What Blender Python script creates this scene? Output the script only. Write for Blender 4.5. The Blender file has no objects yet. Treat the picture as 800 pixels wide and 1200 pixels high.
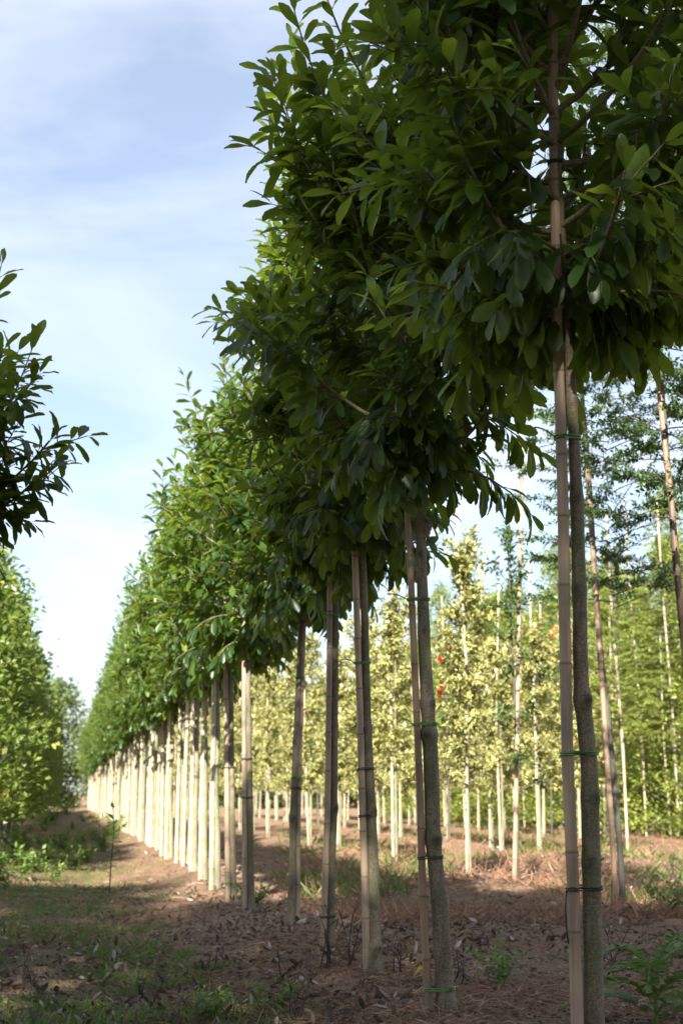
import bpy, math
import numpy as np
from mathutils import Vector, Matrix

# ------------------------------------------------------------------ camera, sky, sun, exposure
scene = bpy.context.scene
COL = scene.collection
CAM_H = 1.0
F = 50.0 / 36.0 * 1200.0                       # focal length in photograph pixels (800 x 1200)
PITCH = math.atan(330.0 / F)
YAW = math.radians(10.82)                      # camera looks this far right of the rows (rows run along +Y)
cam_data = bpy.data.cameras.new('camera')
cam = bpy.data.objects.new('camera', cam_data)
COL.objects.link(cam)
cam.location = (0, 0, CAM_H)
cam.rotation_euler = (math.radians(90) + PITCH, 0, -YAW)
cam_data.sensor_fit = 'VERTICAL'
cam_data.sensor_height = 36
cam_data.lens = 50
cam_data.clip_start = 0.05
cam_data.clip_end = 3000
cam_data.dof.use_dof = True
cam_data.dof.focus_distance = 5.6
cam_data.dof.aperture_fstop = 4.5
scene.camera = cam

SUN_HEAD = math.radians(20)                    # heading the light travels, right of +Y
SUN_EL = math.radians(34)
world = bpy.data.worlds.new('World')
scene.world = world
world.use_nodes = True
wn = world.node_tree
wn.nodes.clear()
w_out = wn.nodes.new('ShaderNodeOutputWorld')
w_bg = wn.nodes.new('ShaderNodeBackground')
w_bg.inputs['Strength'].default_value = 0.054
w_sky = wn.nodes.new('ShaderNodeTexSky')
w_sky.sky_type = 'NISHITA'
w_sky.sun_disc = False
w_sky.sun_elevation = SUN_EL
w_sky.sun_rotation = SUN_HEAD + math.pi
w_sky.air_density = 1.0
w_sky.dust_density = 1.2
w_sky.ozone_density = 2.0
w_tc = wn.nodes.new('ShaderNodeTexCoord')
w_map = wn.nodes.new('ShaderNodeMapping')
w_map.inputs['Scale'].default_value = (1.2, 1.2, 3.4)
w_map.inputs['Rotation'].default_value = (0.25, 0.35, 0.6)
w_ns = wn.nodes.new('ShaderNodeTexNoise')
w_ns.inputs['Scale'].default_value = 2.1
w_ns.inputs['Detail'].default_value = 5
w_ns.inputs['Roughness'].default_value = 0.52
w_ns.inputs['Distortion'].default_value = 0.5
w_rmp = wn.nodes.new('ShaderNodeMapRange')
w_rmp.inputs['From Min'].default_value = 0.45
w_rmp.inputs['From Max'].default_value = 0.78
w_rmp.inputs['To Min'].default_value = 0.2
w_rmp.inputs['To Max'].default_value = 0.68
w_mix = wn.nodes.new('ShaderNodeMix')
w_mix.data_type = 'RGBA'
w_mix.inputs['B'].default_value = (7.7, 7.9, 8.5, 1)
wn.links.new(w_tc.outputs['Generated'], w_map.inputs['Vector'])
wn.links.new(w_map.outputs['Vector'], w_ns.inputs['Vector'])
wn.links.new(w_ns.outputs['Fac'], w_rmp.inputs['Value'])
wn.links.new(w_rmp.outputs['Result'], w_mix.inputs['Factor'])
wn.links.new(w_sky.outputs['Color'], w_mix.inputs['A'])
wn.links.new(w_mix.outputs['Result'], w_bg.inputs['Color'])
wn.links.new(w_bg.outputs['Background'], w_out.inputs['Surface'])

sun_dir = Vector((math.sin(SUN_HEAD) * math.cos(SUN_EL), math.cos(SUN_HEAD) * math.cos(SUN_EL), -math.sin(SUN_EL)))
sun_data = bpy.data.lights.new('sun', 'SUN')
sun_data.energy = 5.0
sun_data.angle = math.radians(0.55)
sun_data.color = (1.0, 0.93, 0.82)
sun = bpy.data.objects.new('sun', sun_data)
COL.objects.link(sun)
sun.location = (-10, -20, 30)
sun.rotation_euler = sun_dir.to_track_quat('-Z', 'Y').to_euler()

scene.view_settings.view_transform = 'Standard'
scene.view_settings.look = 'None'
scene.view_settings.gamma = 1
scene.view_settings.use_curve_mapping = False
scene.view_settings.exposure = 1.9
scene.cycles.max_bounces = 8
scene.cycles.transmission_bounces = 4
scene.cycles.use_denoising = True

# ------------------------------------------------------------------ pixel -> place
FWD = np.array([math.sin(YAW), math.cos(YAW), 0.0])
RIGHT = np.array([math.cos(YAW), -math.sin(YAW), 0.0])
UPV = np.array([0, 0, 1.0])


def pix_dir(px, py):
    u = (px - 400) / F
    v = (600 - py) / F
    fw = FWD * math.cos(PITCH) + UPV * math.sin(PITCH)
    up = -FWD * math.sin(PITCH) + UPV * math.cos(PITCH)
    return fw + RIGHT * u + up * v


def pix_ground(px, py, z=0.0):
    d = pix_dir(px, py)
    t = (z - CAM_H) / d[2]
    p = d * t
    return np.array([p[0], p[1], z])


def pix_at(px, py, depth):
    """the point on that line of sight standing `depth` metres ahead of the camera"""
    d = pix_dir(px, py)
    t = depth / float(d @ FWD)
    return np.array([0, 0, CAM_H]) + d * t


def depth_of(p):
    return float(p[0] * FWD[0] + p[1] * FWD[1])


# ------------------------------------------------------------------ noise and ground height
def vnoise(x, y, seed):
    xi = np.floor(x).astype(np.int64)
    yi = np.floor(y).astype(np.int64)
    fx = x - xi
    fy = y - yi
    fx = fx * fx * (3 - 2 * fx)
    fy = fy * fy * (3 - 2 * fy)

    def h(a, b):
        n = (a * 374761393 + b * 668265263 + seed * 974711) & 0xffffffff
        n = ((n ^ (n >> 13)) * 1274126177) & 0xffffffff
        return ((n ^ (n >> 16)) & 0xffff) / 65535.0
    return (h(xi, yi) * (1 - fx) + h(xi + 1, yi) * fx) * (1 - fy) + (h(xi, yi + 1) * (1 - fx) + h(xi + 1, yi + 1) * fx) * fy


ROW_A = 1.575
ROWS_X = [-0.95, ROW_A, 4.55, 7.6, 10.6]


def gh(x, y):
    x = np.asarray(x, float)
    y = np.asarray(y, float)
    z = np.zeros(np.broadcast(x, y).shape)
    for rx in ROWS_X:
        z = z + 0.075 * np.exp(-((x - rx) / 0.42) ** 2)
    z = z - 0.035 * np.exp(-((x - 0.45) / 0.35) ** 2)
    z = z + 0.10 * (vnoise(x * 0.45 + 9, y * 0.4, 1) - 0.5) + 0.055 * (vnoise(x * 1.9, y * 1.7, 2) - 0.5)
    near = np.clip((26 - np.hypot(x, y)) / 16, 0, 1)
    z = z + near * (0.035 * (vnoise(x * 6.1, y * 5.7, 3) - 0.5) + 0.026 * (vnoise(x * 13, y * 13, 4) - 0.5)
                    + 0.012 * (vnoise(x * 27, y * 27, 5) - 0.5))
    return z


def g1(x, y):
    return float(gh(np.array([x]), np.array([y]))[0])


# ------------------------------------------------------------------ mesh helpers
def mesh_np(name, V, Q, mat, attrs=None, smooth=True):
    V = np.ascontiguousarray(V, dtype=np.float32)
    Q = np.ascontiguousarray(Q, dtype=np.int32)
    me = bpy.data.meshes.new(name)
    me.vertices.add(len(V))
    me.vertices.foreach_set('co', V.ravel())
    me.loops.add(Q.size)
    me.loops.foreach_set('vertex_index', Q.ravel())
    me.polygons.add(len(Q))
    k = Q.shape[1]
    me.polygons.foreach_set('loop_start', np.arange(0, Q.size, k, dtype=np.int32))
    me.polygons.foreach_set('loop_total', np.full(len(Q), k, dtype=np.int32))
    me.polygons.foreach_set('use_smooth', np.full(len(Q), smooth, dtype=bool))
    for an, av in (attrs or {}).items():
        a = me.attributes.new(an, 'FLOAT', 'POINT')
        a.data.foreach_set('value', np.ascontiguousarray(av, dtype=np.float32))
    me.update(calc_edges=True)
    if mat is not None:
        me.materials.append(mat)
    return me


class Soup:
    """quads of one mesh with the float attributes var and edge"""
    def __init__(self):
        self.V, self.Q, self.a, self.e, self.n = [], [], [], [], 0

    def add(self, V, Q, a=None, e=None):
        V = np.asarray(V, float)
        self.V.append(V)
        self.Q.append(np.asarray(Q) + self.n)
        self.a.append(np.zeros(len(V)) if a is None else np.broadcast_to(a, (len(V),)))
        self.e.append(np.zeros(len(V)) if e is None else np.broadcast_to(e, (len(V),)))
        self.n += len(V)

    def mesh(self, name, mat, smooth=True):
        return mesh_np(name, np.concatenate(self.V), np.concatenate(self.Q), mat,
                       {'var': np.concatenate(self.a), 'edge': np.concatenate(self.e)}, smooth)


def unit(v):
    v = np.asarray(v, float)
    return v / np.maximum(np.linalg.norm(v, axis=-1, keepdims=True), 1e-9)


def tube(soup, pts, rad, sides=6, a=0.0, e=None, bump=None, cap=True):
    pts = np.asarray(pts, float)
    n = len(pts)
    rad = np.broadcast_to(np.asarray(rad, float), (n,))
    T = unit(np.gradient(pts, axis=0))
    ref = np.array([1.0, 0, 0]) if abs(T[:, 0]).mean() < 0.8 else np.array([0, 1.0, 0])
    U = unit(np.cross(np.cross(T, ref), T))
    W = np.cross(T, U)
    th = np.arange(sides) * 2 * math.pi / sides
    R = rad[:, None] * np.ones((1, sides))
    if bump is not None:
        R = R * bump
    V = pts[:, None, :] + R[..., None] * (np.cos(th)[None, :, None] * U[:, None, :] + np.sin(th)[None, :, None] * W[:, None, :])
    V = V.reshape(-1, 3)
    i = np.arange(n - 1)[:, None] * sides
    j = np.arange(sides)[None, :]
    j2 = (j + 1) % sides
    Q = np.stack([i + j, i + j2, i + sides + j2, i + sides + j], -1).reshape(-1, 4)
    av = np.broadcast_to(np.asarray(a, float), (n,)) if np.ndim(a) < 2 else None
    av = np.repeat(av, sides) if av is not None else np.asarray(a).ravel()
    ev = np.zeros(n * sides) if e is None else (np.repeat(np.asarray(e, float), sides) if np.ndim(e) == 1 else np.asarray(e).ravel())
    if cap:
        c = len(V)
        V = np.vstack([V, pts[-1] + T[-1] * rad[-1] * 0.3])
        av = np.append(av, av[-1])
        ev = np.append(ev, ev[-1])
        b = (n - 1) * sides
        capq = np.array([[b + k, b + (k + 1) % sides, b + (k + 2) % sides, c] for k in range(0, sides - 1, 2)])
        Q = np.vstack([Q, capq])
    soup.add(V, Q, av, ev)


def leaf_template(kind):
    """x across, y along, z out of the upper face; returns verts, quads, edge attribute"""
    if kind == 'laurel':
        ts = [0, .09, .26, .50, .74, .92, 1.0]
        ws = [.009, .013, .085, .145, .165, .10, .02]
        bend, fold = -0.20, 0.30
    elif kind == 'laurel_low':
        ts = [0, .12, .5, .84, 1.0]
        ws = [.01, .025, .155, .15, .02]
        bend, fold = -0.22, 0.3
    elif kind == 'holly':
        ts = [0, .1, .5, 1.0]
        ws = [.01, .12, .27, .015]
        bend, fold = -0.12, 0.25
    elif kind == 'blade':
        ts = [0, .5, 1.0]
        ws = [.04, .05, .006]
        bend, fold = -0.3, 0.2
    elif kind == 'needle':
        ts = [0, .5, 1.0]
        ws = [.014, .018, .006]
        bend, fold = -0.25, 0.2
    elif kind == 'dry':
        ts = [0, .3, .7, 1.0]
        ws = [.02, .2, .19, .02]
        bend, fold = 0.5, 1.0
    else:                                      # 'small'
        ts = [0, .45, 1.0]
        ws = [.03, .26, .03]
        bend, fold = -0.1, 0.2
    V, E = [], []
    for k, (t, w) in enumerate(zip(ts, ws)):
        z = bend * t * t
        wob = 0.02 * math.sin(k * 2.3) if kind == 'laurel' else 0
        V += [(-w, t, z + fold * w + wob), (0, t, z), (w, t, z + fold * w - wob)]
        E += [1, 0, 1]
    Q = []
    for k in range(len(ts) - 1):
        b = k * 3
        Q += [(b, b + 1, b + 4, b + 3), (b + 1, b + 2, b + 5, b + 4)]
    return np.array(V, float), np.array(Q), np.array(E, float)


TPL = {k: leaf_template(k) for k in ('laurel', 'laurel_low', 'holly', 'blade', 'needle', 'dry', 'small')}


class Leaves:
    def __init__(self):
        self.p, self.d, self.u, self.s, self.v = [], [], [], [], []

    def add(self, p, d, u, s, v):
        self.p.append(np.atleast_2d(p))
        self.d.append(np.atleast_2d(d))
        self.u.append(np.atleast_2d(u))
        n = len(self.p[-1])
        self.s.append(np.broadcast_to(s, (n,)))
        self.v.append(np.broadcast_to(v, (n,)))

    def frames(self):
        p = np.concatenate(self.p)
        y = unit(np.concatenate(self.d))
        u = np.concatenate(self.u)
        x = unit(np.cross(y, u))
        z = np.cross(x, y)
        return p, x, y, z, np.concatenate(self.s), np.concatenate(self.v)


def bake(soup, fr, tpl, sel=None):
    p, x, y, z, s, v = fr
    if sel is not None:
        p, x, y, z, s, v = p[sel], x[sel], y[sel], z[sel], s[sel], v[sel]
    TV, TQ, TE = TPL[tpl]
    V = p[:, None, :] + s[:, None, None] * (TV[None, :, 0:1] * x[:, None, :] + TV[None, :, 1:2] * y[:, None, :] + TV[None, :, 2:3] * z[:, None, :])
    n, m = len(p), len(TV)
    Q = TQ[None] + (np.arange(n) * m)[:, None, None]
    soup.add(V.reshape(-1, 3), Q.reshape(-1, 4), np.repeat(v, m), np.tile(TE, n))


# ------------------------------------------------------------------ materials
def mat_new(name):
    m = bpy.data.materials.new(name)
    m.use_nodes = True
    nt = m.node_tree
    nt.nodes.clear()
    return m, nt, nt.nodes, nt.links


def attr(nodes, name):
    a = nodes.new('ShaderNodeAttribute')
    a.attribute_name = name
    return a.outputs['Fac']


def ramp(nodes, links, fac, stops):
    r = nodes.new('ShaderNodeValToRGB')
    el = r.color_ramp.elements
    el[0].position, el[0].color = stops[0][0], (*stops[0][1], 1)
    el[1].position, el[1].color = stops[-1][0], (*stops[-1][1], 1)
    for pos, c in stops[1:-1]:
        e = el.new(pos)
        e.color = (*c, 1)
    links.new(fac, r.inputs['Fac'])
    return r.outputs['Color']


def mixc(nodes, links, fac, a, b, mode='MIX'):
    m = nodes.new('ShaderNodeMix')
    m.data_type = 'RGBA'
    m.blend_type = mode
    for sock, val in ((m.inputs['Factor'], fac), (m.inputs['A'], a), (m.inputs['B'], b)):
        if isinstance(val, (int, float)):
            sock.default_value = val
        elif isinstance(val, tuple):
            sock.default_value = (*val, 1)
        else:
            links.new(val, sock)
    return m.outputs['Result']


def leaf_mat(name, stops, rough=0.38, trans=0.3, tcol=(0.25, 0.42, 0.05), under=None, margin=None, spec=0.5):
    m, nt, N, L = mat_new(name)
    col = ramp(N, L, attr(N, 'var'), stops)
    if margin is not None:
        ed = attr(N, 'edge')
        mr = N.new('ShaderNodeMapRange')
        mr.inputs['From Min'].default_value = 0.35
        mr.inputs['From Max'].default_value = 0.75
        L.new(ed, mr.inputs['Value'])
        col = mixc(N, L, mr.outputs['Result'], col, margin)
    if under is not None:
        geo = N.new('ShaderNodeNewGeometry')
        col = mixc(N, L, geo.outputs['Backfacing'], col, under)
    tc = N.new('ShaderNodeTexCoord')
    ns = N.new('ShaderNodeTexNoise')
    ns.inputs['Scale'].default_value = 9
    ns.inputs['Detail'].default_value = 2
    L.new(tc.outputs['Object'], ns.inputs['Vector'])
    hsv = N.new('ShaderNodeHueSaturation')
    mr2 = N.new('ShaderNodeMapRange')
    mr2.inputs['From Min'].default_value = 0.3
    mr2.inputs['From Max'].default_value = 0.7
    mr2.inputs['To Min'].default_value = 0.75
    mr2.inputs['To Max'].default_value = 1.25
    L.new(ns.outputs['Fac'], mr2.inputs['Value'])
    L.new(mr2.outputs['Result'], hsv.inputs['Value'])
    L.new(col, hsv.inputs['Color'])
    pb = N.new('ShaderNodeBsdfPrincipled')
    pb.inputs['Roughness'].default_value = rough
    pb.inputs['Specular IOR Level'].default_value = spec
    L.new(hsv.outputs['Color'], pb.inputs['Base Color'])
    tr = N.new('ShaderNodeBsdfTranslucent')
    tcolr = mixc(N, L, 0.35, tcol, hsv.outputs['Color'])
    L.new(tcolr, tr.inputs['Color'])
    mx = N.new('ShaderNodeMixShader')
    mx.inputs['Fac'].default_value = trans
    L.new(pb.outputs['BSDF'], mx.inputs[1])
    L.new(tr.outputs['BSDF'], mx.inputs[2])
    o = N.new('ShaderNodeOutputMaterial')
    L.new(mx.outputs['Shader'], o.inputs['Surface'])
    return m


def bark_mat(name, c1, c2, moss, moss_amt, scale=30):
    m, nt, N, L = mat_new(name)
    tc = N.new('ShaderNodeTexCoord')
    mp = N.new('ShaderNodeMapping')
    mp.inputs['Scale'].default_value = (1, 1, 0.22)
    L.new(tc.outputs['Object'], mp.inputs['Vector'])
    n1 = N.new('ShaderNodeTexNoise')
    n1.inputs['Scale'].default_value = scale
    n1.inputs['Detail'].default_value = 6
    n1.inputs['Roughness'].default_value = 0.7
    L.new(mp.outputs['Vector'], n1.inputs['Vector'])
    col = ramp(N, L, n1.outputs['Fac'], [(0.3, c1), (0.7, c2)])
    mp2 = N.new('ShaderNodeMapping')              # raised horizontal lenticels
    mp2.inputs['Scale'].default_value = (1, 1, 5)
    L.new(tc.outputs['Object'], mp2.inputs['Vector'])
    n3 = N.new('ShaderNodeTexNoise')
    n3.inputs['Scale'].default_value = 38
    n3.inputs['Detail'].default_value = 2
    L.new(mp2.outputs['Vector'], n3.inputs['Vector'])
    mr3 = N.new('ShaderNodeMapRange')
    mr3.inputs['From Min'].default_value = 0.58
    mr3.inputs['From Max'].default_value = 0.70
    mr3.inputs['To Max'].default_value = 0.55
    L.new(n3.outputs['Fac'], mr3.inputs['Value'])
    col = mixc(N, L, mr3.outputs['Result'], col, tuple(0.45 * c for c in c1))
    n2 = N.new('ShaderNodeTexNoise')
    n2.inputs['Scale'].default_value = 5
    n2.inputs['Detail'].default_value = 5
    L.new(tc.outputs['Object'], n2.inputs['Vector'])
    mr = N.new('ShaderNodeMapRange')
    mr.inputs['From Min'].default_value = 0.45
    mr.inputs['From Max'].default_value = 0.65
    mr.inputs['To Max'].default_value = moss_amt
    L.new(n2.outputs['Fac'], mr.inputs['Value'])
    col = mixc(N, L, mr.outputs['Result'], col, moss)
    n4 = N.new('ShaderNodeTexNoise')
    n4.inputs['Scale'].default_value = 150
    n4.inputs['Detail'].default_value = 4
    L.new(tc.outputs['Object'], n4.inputs['Vector'])
    mr4 = N.new('ShaderNodeMapRange')
    mr4.inputs['From Min'].default_value = 0.35
    mr4.inputs['From Max'].default_value = 0.65
    mr4.inputs['To Min'].default_value = 0.62
    mr4.inputs['To Max'].default_value = 1.3
    L.new(n4.outputs['Fac'], mr4.inputs['Value'])
    hv = N.new('ShaderNodeHueSaturation')
    L.new(col, hv.inputs['Color'])
    L.new(mr4.outputs['Result'], hv.inputs['Value'])
    col = mixc(N, L, attr(N, 'var'), hv.outputs['Color'], (0.03, 0.022, 0.016))
    pb = N.new('ShaderNodeBsdfPrincipled')
    pb.inputs['Roughness'].default_value = 0.82
    L.new(col, pb.inputs['Base Color'])
    bp = N.new('ShaderNodeBump')
    bp.inputs['Strength'].default_value = 0.9
    bp.inputs['Distance'].default_value = 0.004
    L.new(n1.outputs['Fac'], bp.inputs['Height'])
    L.new(bp.outputs['Normal'], pb.inputs['Normal'])
    o = N.new('ShaderNodeOutputMaterial')
    L.new(pb.outputs['BSDF'], o.inputs['Surface'])
    return m


def bamboo_mat(name, c1, c2, stain):
    m, nt, N, L = mat_new(name)
    tc = N.new('ShaderNodeTexCoord')
    oi = N.new('ShaderNodeObjectInfo')
    add = N.new('ShaderNodeVectorMath')
    add.operation = 'ADD'
    L.new(tc.outputs['Object'], add.inputs[0])
    cx = N.new('ShaderNodeCombineXYZ')
    ml = N.new('ShaderNodeMath')
    ml.operation = 'MULTIPLY'
    ml.inputs[1].default_value = 37
    L.new(oi.outputs['Random'], ml.inputs[0])
    L.new(ml.outputs[0], cx.inputs['Z'])
    L.new(ml.outputs[0], cx.inputs['X'])
    L.new(cx.outputs[0], add.inputs[1])
    mp = N.new('ShaderNodeMapping')
    mp.inputs['Scale'].default_value = (1, 1, 0.05)
    L.new(add.outputs[0], mp.inputs['Vector'])
    n1 = N.new('ShaderNodeTexNoise')
    n1.inputs['Scale'].default_value = 60
    n1.inputs['Detail'].default_value = 5
    L.new(mp.outputs['Vector'], n1.inputs['Vector'])
    col = ramp(N, L, n1.outputs['Fac'], [(0.3, c1), (0.7, c2)])
    n2 = N.new('ShaderNodeTexNoise')
    n2.inputs['Scale'].default_value = 3.5
    n2.inputs['Detail'].default_value = 6
    L.new(add.outputs[0], n2.inputs['Vector'])
    mr = N.new('ShaderNodeMapRange')
    mr.inputs['From Min'].default_value = 0.46
    mr.inputs['From Max'].default_value = 0.72
    mr.inputs['To Max'].default_value = 0.8
    L.new(n2.outputs['Fac'], mr.inputs['Value'])
    col = mixc(N, L, mr.outputs['Result'], col, stain)
    col = mixc(N, L, attr(N, 'var'), col, (0.07, 0.05, 0.035))
    pb = N.new('ShaderNodeBsdfPrincipled')
    pb.inputs['Roughness'].default_value = 0.6
    pb.inputs['Specular IOR Level'].default_value = 0.3
    L.new(col, pb.inputs['Base Color'])
    o = N.new('ShaderNodeOutputMaterial')
    L.new(pb.outputs['BSDF'], o.inputs['Surface'])
    return m


def plain_mat(name, col, rough=0.6, noise=0.25, scale=20):
    m, nt, N, L = mat_new(name)
    tc = N.new('ShaderNodeTexCoord')
    ns = N.new('ShaderNodeTexNoise')
    ns.inputs['Scale'].default_value = scale
    L.new(tc.outputs['Object'], ns.inputs['Vector'])
    c = ramp(N, L, ns.outputs['Fac'], [(0.3, tuple(x * (1 - noise) for x in col)), (0.7, tuple(min(1, x * (1 + noise)) for x in col))])
    pb = N.new('ShaderNodeBsdfPrincipled')
    pb.inputs['Roughness'].default_value = rough
    L.new(c, pb.inputs['Base Color'])
    o = N.new('ShaderNodeOutputMaterial')
    L.new(pb.outputs['BSDF'], o.inputs['Surface'])
    return m


M_LAUREL = leaf_mat('laurel_leaf', [(0, (0.011, 0.034, 0.009)), (0.5, (0.028, 0.068, 0.013)), (0.85, (0.085, 0.15, 0.02)), (1, (0.18, 0.25, 0.03))],
                    rough=0.36, trans=0.38, tcol=(0.36, 0.48, 0.03), under=(0.065, 0.12, 0.025), spec=0.38)
M_HOLLY = leaf_mat('variegated_leaf', [(0, (0.04, 0.08, 0.025)), (0.6, (0.10, 0.15, 0.04)), (1, (0.34, 0.33, 0.09))],
                   rough=0.32, trans=0.22, tcol=(0.5, 0.5, 0.1), margin=(0.52, 0.47, 0.19))
M_DARKHOLLY = leaf_mat('dark_shiny_leaf', [(0, (0.02, 0.05, 0.018)), (1, (0.06, 0.12, 0.03))], rough=0.3, trans=0.2, margin=(0.10, 0.14, 0.05))
M_RED = leaf_mat('red_young_leaf', [(0, (0.30, 0.03, 0.012)), (1, (0.55, 0.07, 0.02))], rough=0.4, trans=0.3, tcol=(0.7, 0.1, 0.03))
M_FEATHER = leaf_mat('small_oval_leaf', [(0, (0.03, 0.058, 0.022)), (0.7, (0.065, 0.11, 0.03)), (1, (0.15, 0.21, 0.05))], rough=0.45, trans=0.3, tcol=(0.16, 0.3, 0.06))
M_LIME = leaf_mat('lime_spray', [(0, (0.09, 0.14, 0.022)), (0.6, (0.20, 0.25, 0.04)), (1, (0.36, 0.37, 0.07))], rough=0.5, trans=0.35, tcol=(0.42, 0.48, 0.08))
M_LEFT = leaf_mat('broad_leaf', [(0, (0.05, 0.09, 0.02)), (0.6, (0.13, 0.18, 0.035)), (0.97, (0.27, 0.30, 0.06)), (1, (0.5, 0.33, 0.10))], rough=0.42, trans=0.35, tcol=(0.32, 0.48, 0.07))
M_WOOD = leaf_mat('wood_leaf', [(0, (0.04, 0.075, 0.025)), (1, (0.13, 0.17, 0.05))], rough=0.6, trans=0.3, tcol=(0.3, 0.4, 0.1))
M_POPLAR = leaf_mat('poplar_leaf', [(0, (0.04, 0.085, 0.02)), (1, (0.09, 0.15, 0.03))], rough=0.5, trans=0.2)
M_WEED = leaf_mat('weed_leaf', [(0, (0.06, 0.11, 0.025)), (0.7, (0.14, 0.21, 0.045)), (1, (0.30, 0.33, 0.09))], rough=0.5, trans=0.35, tcol=(0.3, 0.5, 0.08))
M_GRASS = leaf_mat('grass_blade', [(0, (0.05, 0.09, 0.02)), (0.6, (0.10, 0.15, 0.03)), (1, (0.24, 0.20, 0.09))], rough=0.6, trans=0.3)
M_DRY = leaf_mat('dry_blade', [(0, (0.17, 0.09, 0.055)), (0.6, (0.32, 0.18, 0.115)), (1, (0.46, 0.34, 0.23))], rough=0.8, trans=0.2, tcol=(0.4, 0.25, 0.12), spec=0.2)
M_LITTER = leaf_mat('litter_leaf', [(0, (0.035, 0.024, 0.018)), (0.45, (0.12, 0.075, 0.05)), (0.8, (0.26, 0.19, 0.15)), (1, (0.46, 0.42, 0.41))], rough=0.55, trans=0.12, tcol=(0.3, 0.2, 0.1))
M_YELLOW = leaf_mat('yellow_leaf', [(0, (0.62, 0.40, 0.03)), (1, (0.7, 0.45, 0.04))], rough=0.45, trans=0.3, tcol=(0.8, 0.5, 0.03))
M_BARK = bark_mat('laurel_bark', (0.085, 0.068, 0.046), (0.27, 0.215, 0.15), (0.085, 0.105, 0.038), 0.85, 22)
M_BARK_DARK = bark_mat('dark_bark', (0.05, 0.045, 0.04), (0.12, 0.10, 0.085), (0.08, 0.10, 0.06), 0.5)
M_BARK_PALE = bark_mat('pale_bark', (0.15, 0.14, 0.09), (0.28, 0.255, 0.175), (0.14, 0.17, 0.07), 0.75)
M_BAMBOO = bamboo_mat('weathered_bamboo', (0.24, 0.175, 0.12), (0.48, 0.36, 0.25), (0.15, 0.135, 0.11))
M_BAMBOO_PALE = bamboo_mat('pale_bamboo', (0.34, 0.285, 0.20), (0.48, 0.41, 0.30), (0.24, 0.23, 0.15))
M_BAMBOO_RED = bamboo_mat('brown_bamboo', (0.20, 0.13, 0.085), (0.34, 0.235, 0.155), (0.14, 0.11, 0.09))
M_TIE = plain_mat('green_plastic_tie', (0.08, 0.23, 0.055), 0.4, 0.15)
M_TIE_DARK = plain_mat('black_rubber_tie', (0.02, 0.022, 0.02), 0.6, 0.2)
M_STALK = plain_mat('dead_stalk', (0.045, 0.03, 0.024), 0.85, 0.4)
M_CLOD = plain_mat('soil_crumb', (0.10, 0.062, 0.042), 0.95, 0.5, 6)
M_PEBBLE = plain_mat('pebble', (0.30, 0.28, 0.27), 0.8, 0.3, 12)


def ground_mat():
    m, nt, N, L = mat_new('woodland_soil')
    tc = N.new('ShaderNodeTexCoord')

    def noise(scale, detail=6, rough=0.6, vec=None):
        n = N.new('ShaderNodeTexNoise')
        n.inputs['Scale'].default_value = scale
        n.inputs['Detail'].default_value = detail
        n.inputs['Roughness'].default_value = rough
        L.new(vec or tc.outputs['Object'], n.inputs['Vector'])
        return n.outputs['Fac']

    def rng(v, a, b, c=0.0, d=1.0):
        r = N.new('ShaderNodeMapRange')
        for k, x in zip(('From Min', 'From Max', 'To Min', 'To Max'), (a, b, c, d)):
            r.inputs[k].default_value = x
        L.new(v, r.inputs['Value'])
        return r.outputs['Result']
    fine = noise(42, 8, 0.75)
    col = ramp(N, L, fine, [(0.32, (0.03, 0.02, 0.013)), (0.45, (0.14, 0.092, 0.058)), (0.56, (0.32, 0.21, 0.135)), (0.70, (0.55, 0.41, 0.29))])
    straw = noise(3.2, 5, 0.6)
    col = mixc(N, L, rng(straw, 0.48, 0.66, 0, 0.6), col, ramp(N, L, noise(80, 6, 0.8), [(0.3, (0.16, 0.092, 0.06)), (0.7, (0.50, 0.31, 0.20))]))
    # moss and low green in the aisle between the rows
    sep = N.new('ShaderNodeSeparateXYZ')
    L.new(tc.outputs['Object'], sep.inputs[0])
    band = rng(sep.outputs['X'], 1.25, 0.35, 0.0, 1.0)
    mossn = rng(noise(2.3, 6, 0.65), 0.42, 0.60)
    mm = N.new('ShaderNodeMath')
    mm.operation = 'MULTIPLY'
    L.new(band, mm.inputs[0])
    L.new(mossn, mm.inputs[1])
    mm2 = N.new('ShaderNodeMath')
    mm2.operation = 'MULTIPLY'
    L.new(mm.outputs[0], mm2.inputs[0])
    L.new(rng(noise(24, 5, 0.7), 0.34, 0.56, 0.15, 0.95), mm2.inputs[1])
    col = mixc(N, L, mm2.outputs[0], col, (0.09, 0.115, 0.035))
    fleck = rng(noise(1.4, 4, 0.6), 0.55, 0.68, 0, 0.6)
    fm = N.new('ShaderNodeMath')
    fm.operation = 'MULTIPLY'
    L.new(fleck, fm.inputs[0])
    L.new(rng(noise(30, 4, 0.7), 0.45, 0.6), fm.inputs[1])
    col = mixc(N, L, fm.outputs[0], col, (0.09, 0.11, 0.035))
    pb = N.new('ShaderNodeBsdfPrincipled')
    pb.inputs['Roughness'].default_value = 0.95
    pb.inputs['Specular IOR Level'].default_value = 0.15
    L.new(col, pb.inputs['Base Color'])
    bp = N.new('ShaderNodeBump')
    bp.inputs['Strength'].default_value = 0.9
    bp.inputs['Distance'].default_value = 0.03
    L.new(fine, bp.inputs['Height'])
    L.new(bp.outputs['Normal'], pb.inputs['Normal'])
    o = N.new('ShaderNodeOutputMaterial')
    L.new(pb.outputs['BSDF'], o.inputs['Surface'])
    return m


# ------------------------------------------------------------------ object helpers
def tag(o, label=None, cat=None, group=None, kind=None):
    for k, v in (('label', label), ('category', cat), ('group', group), ('kind', kind)):
        if v:
            o[k] = v
    return o


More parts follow.
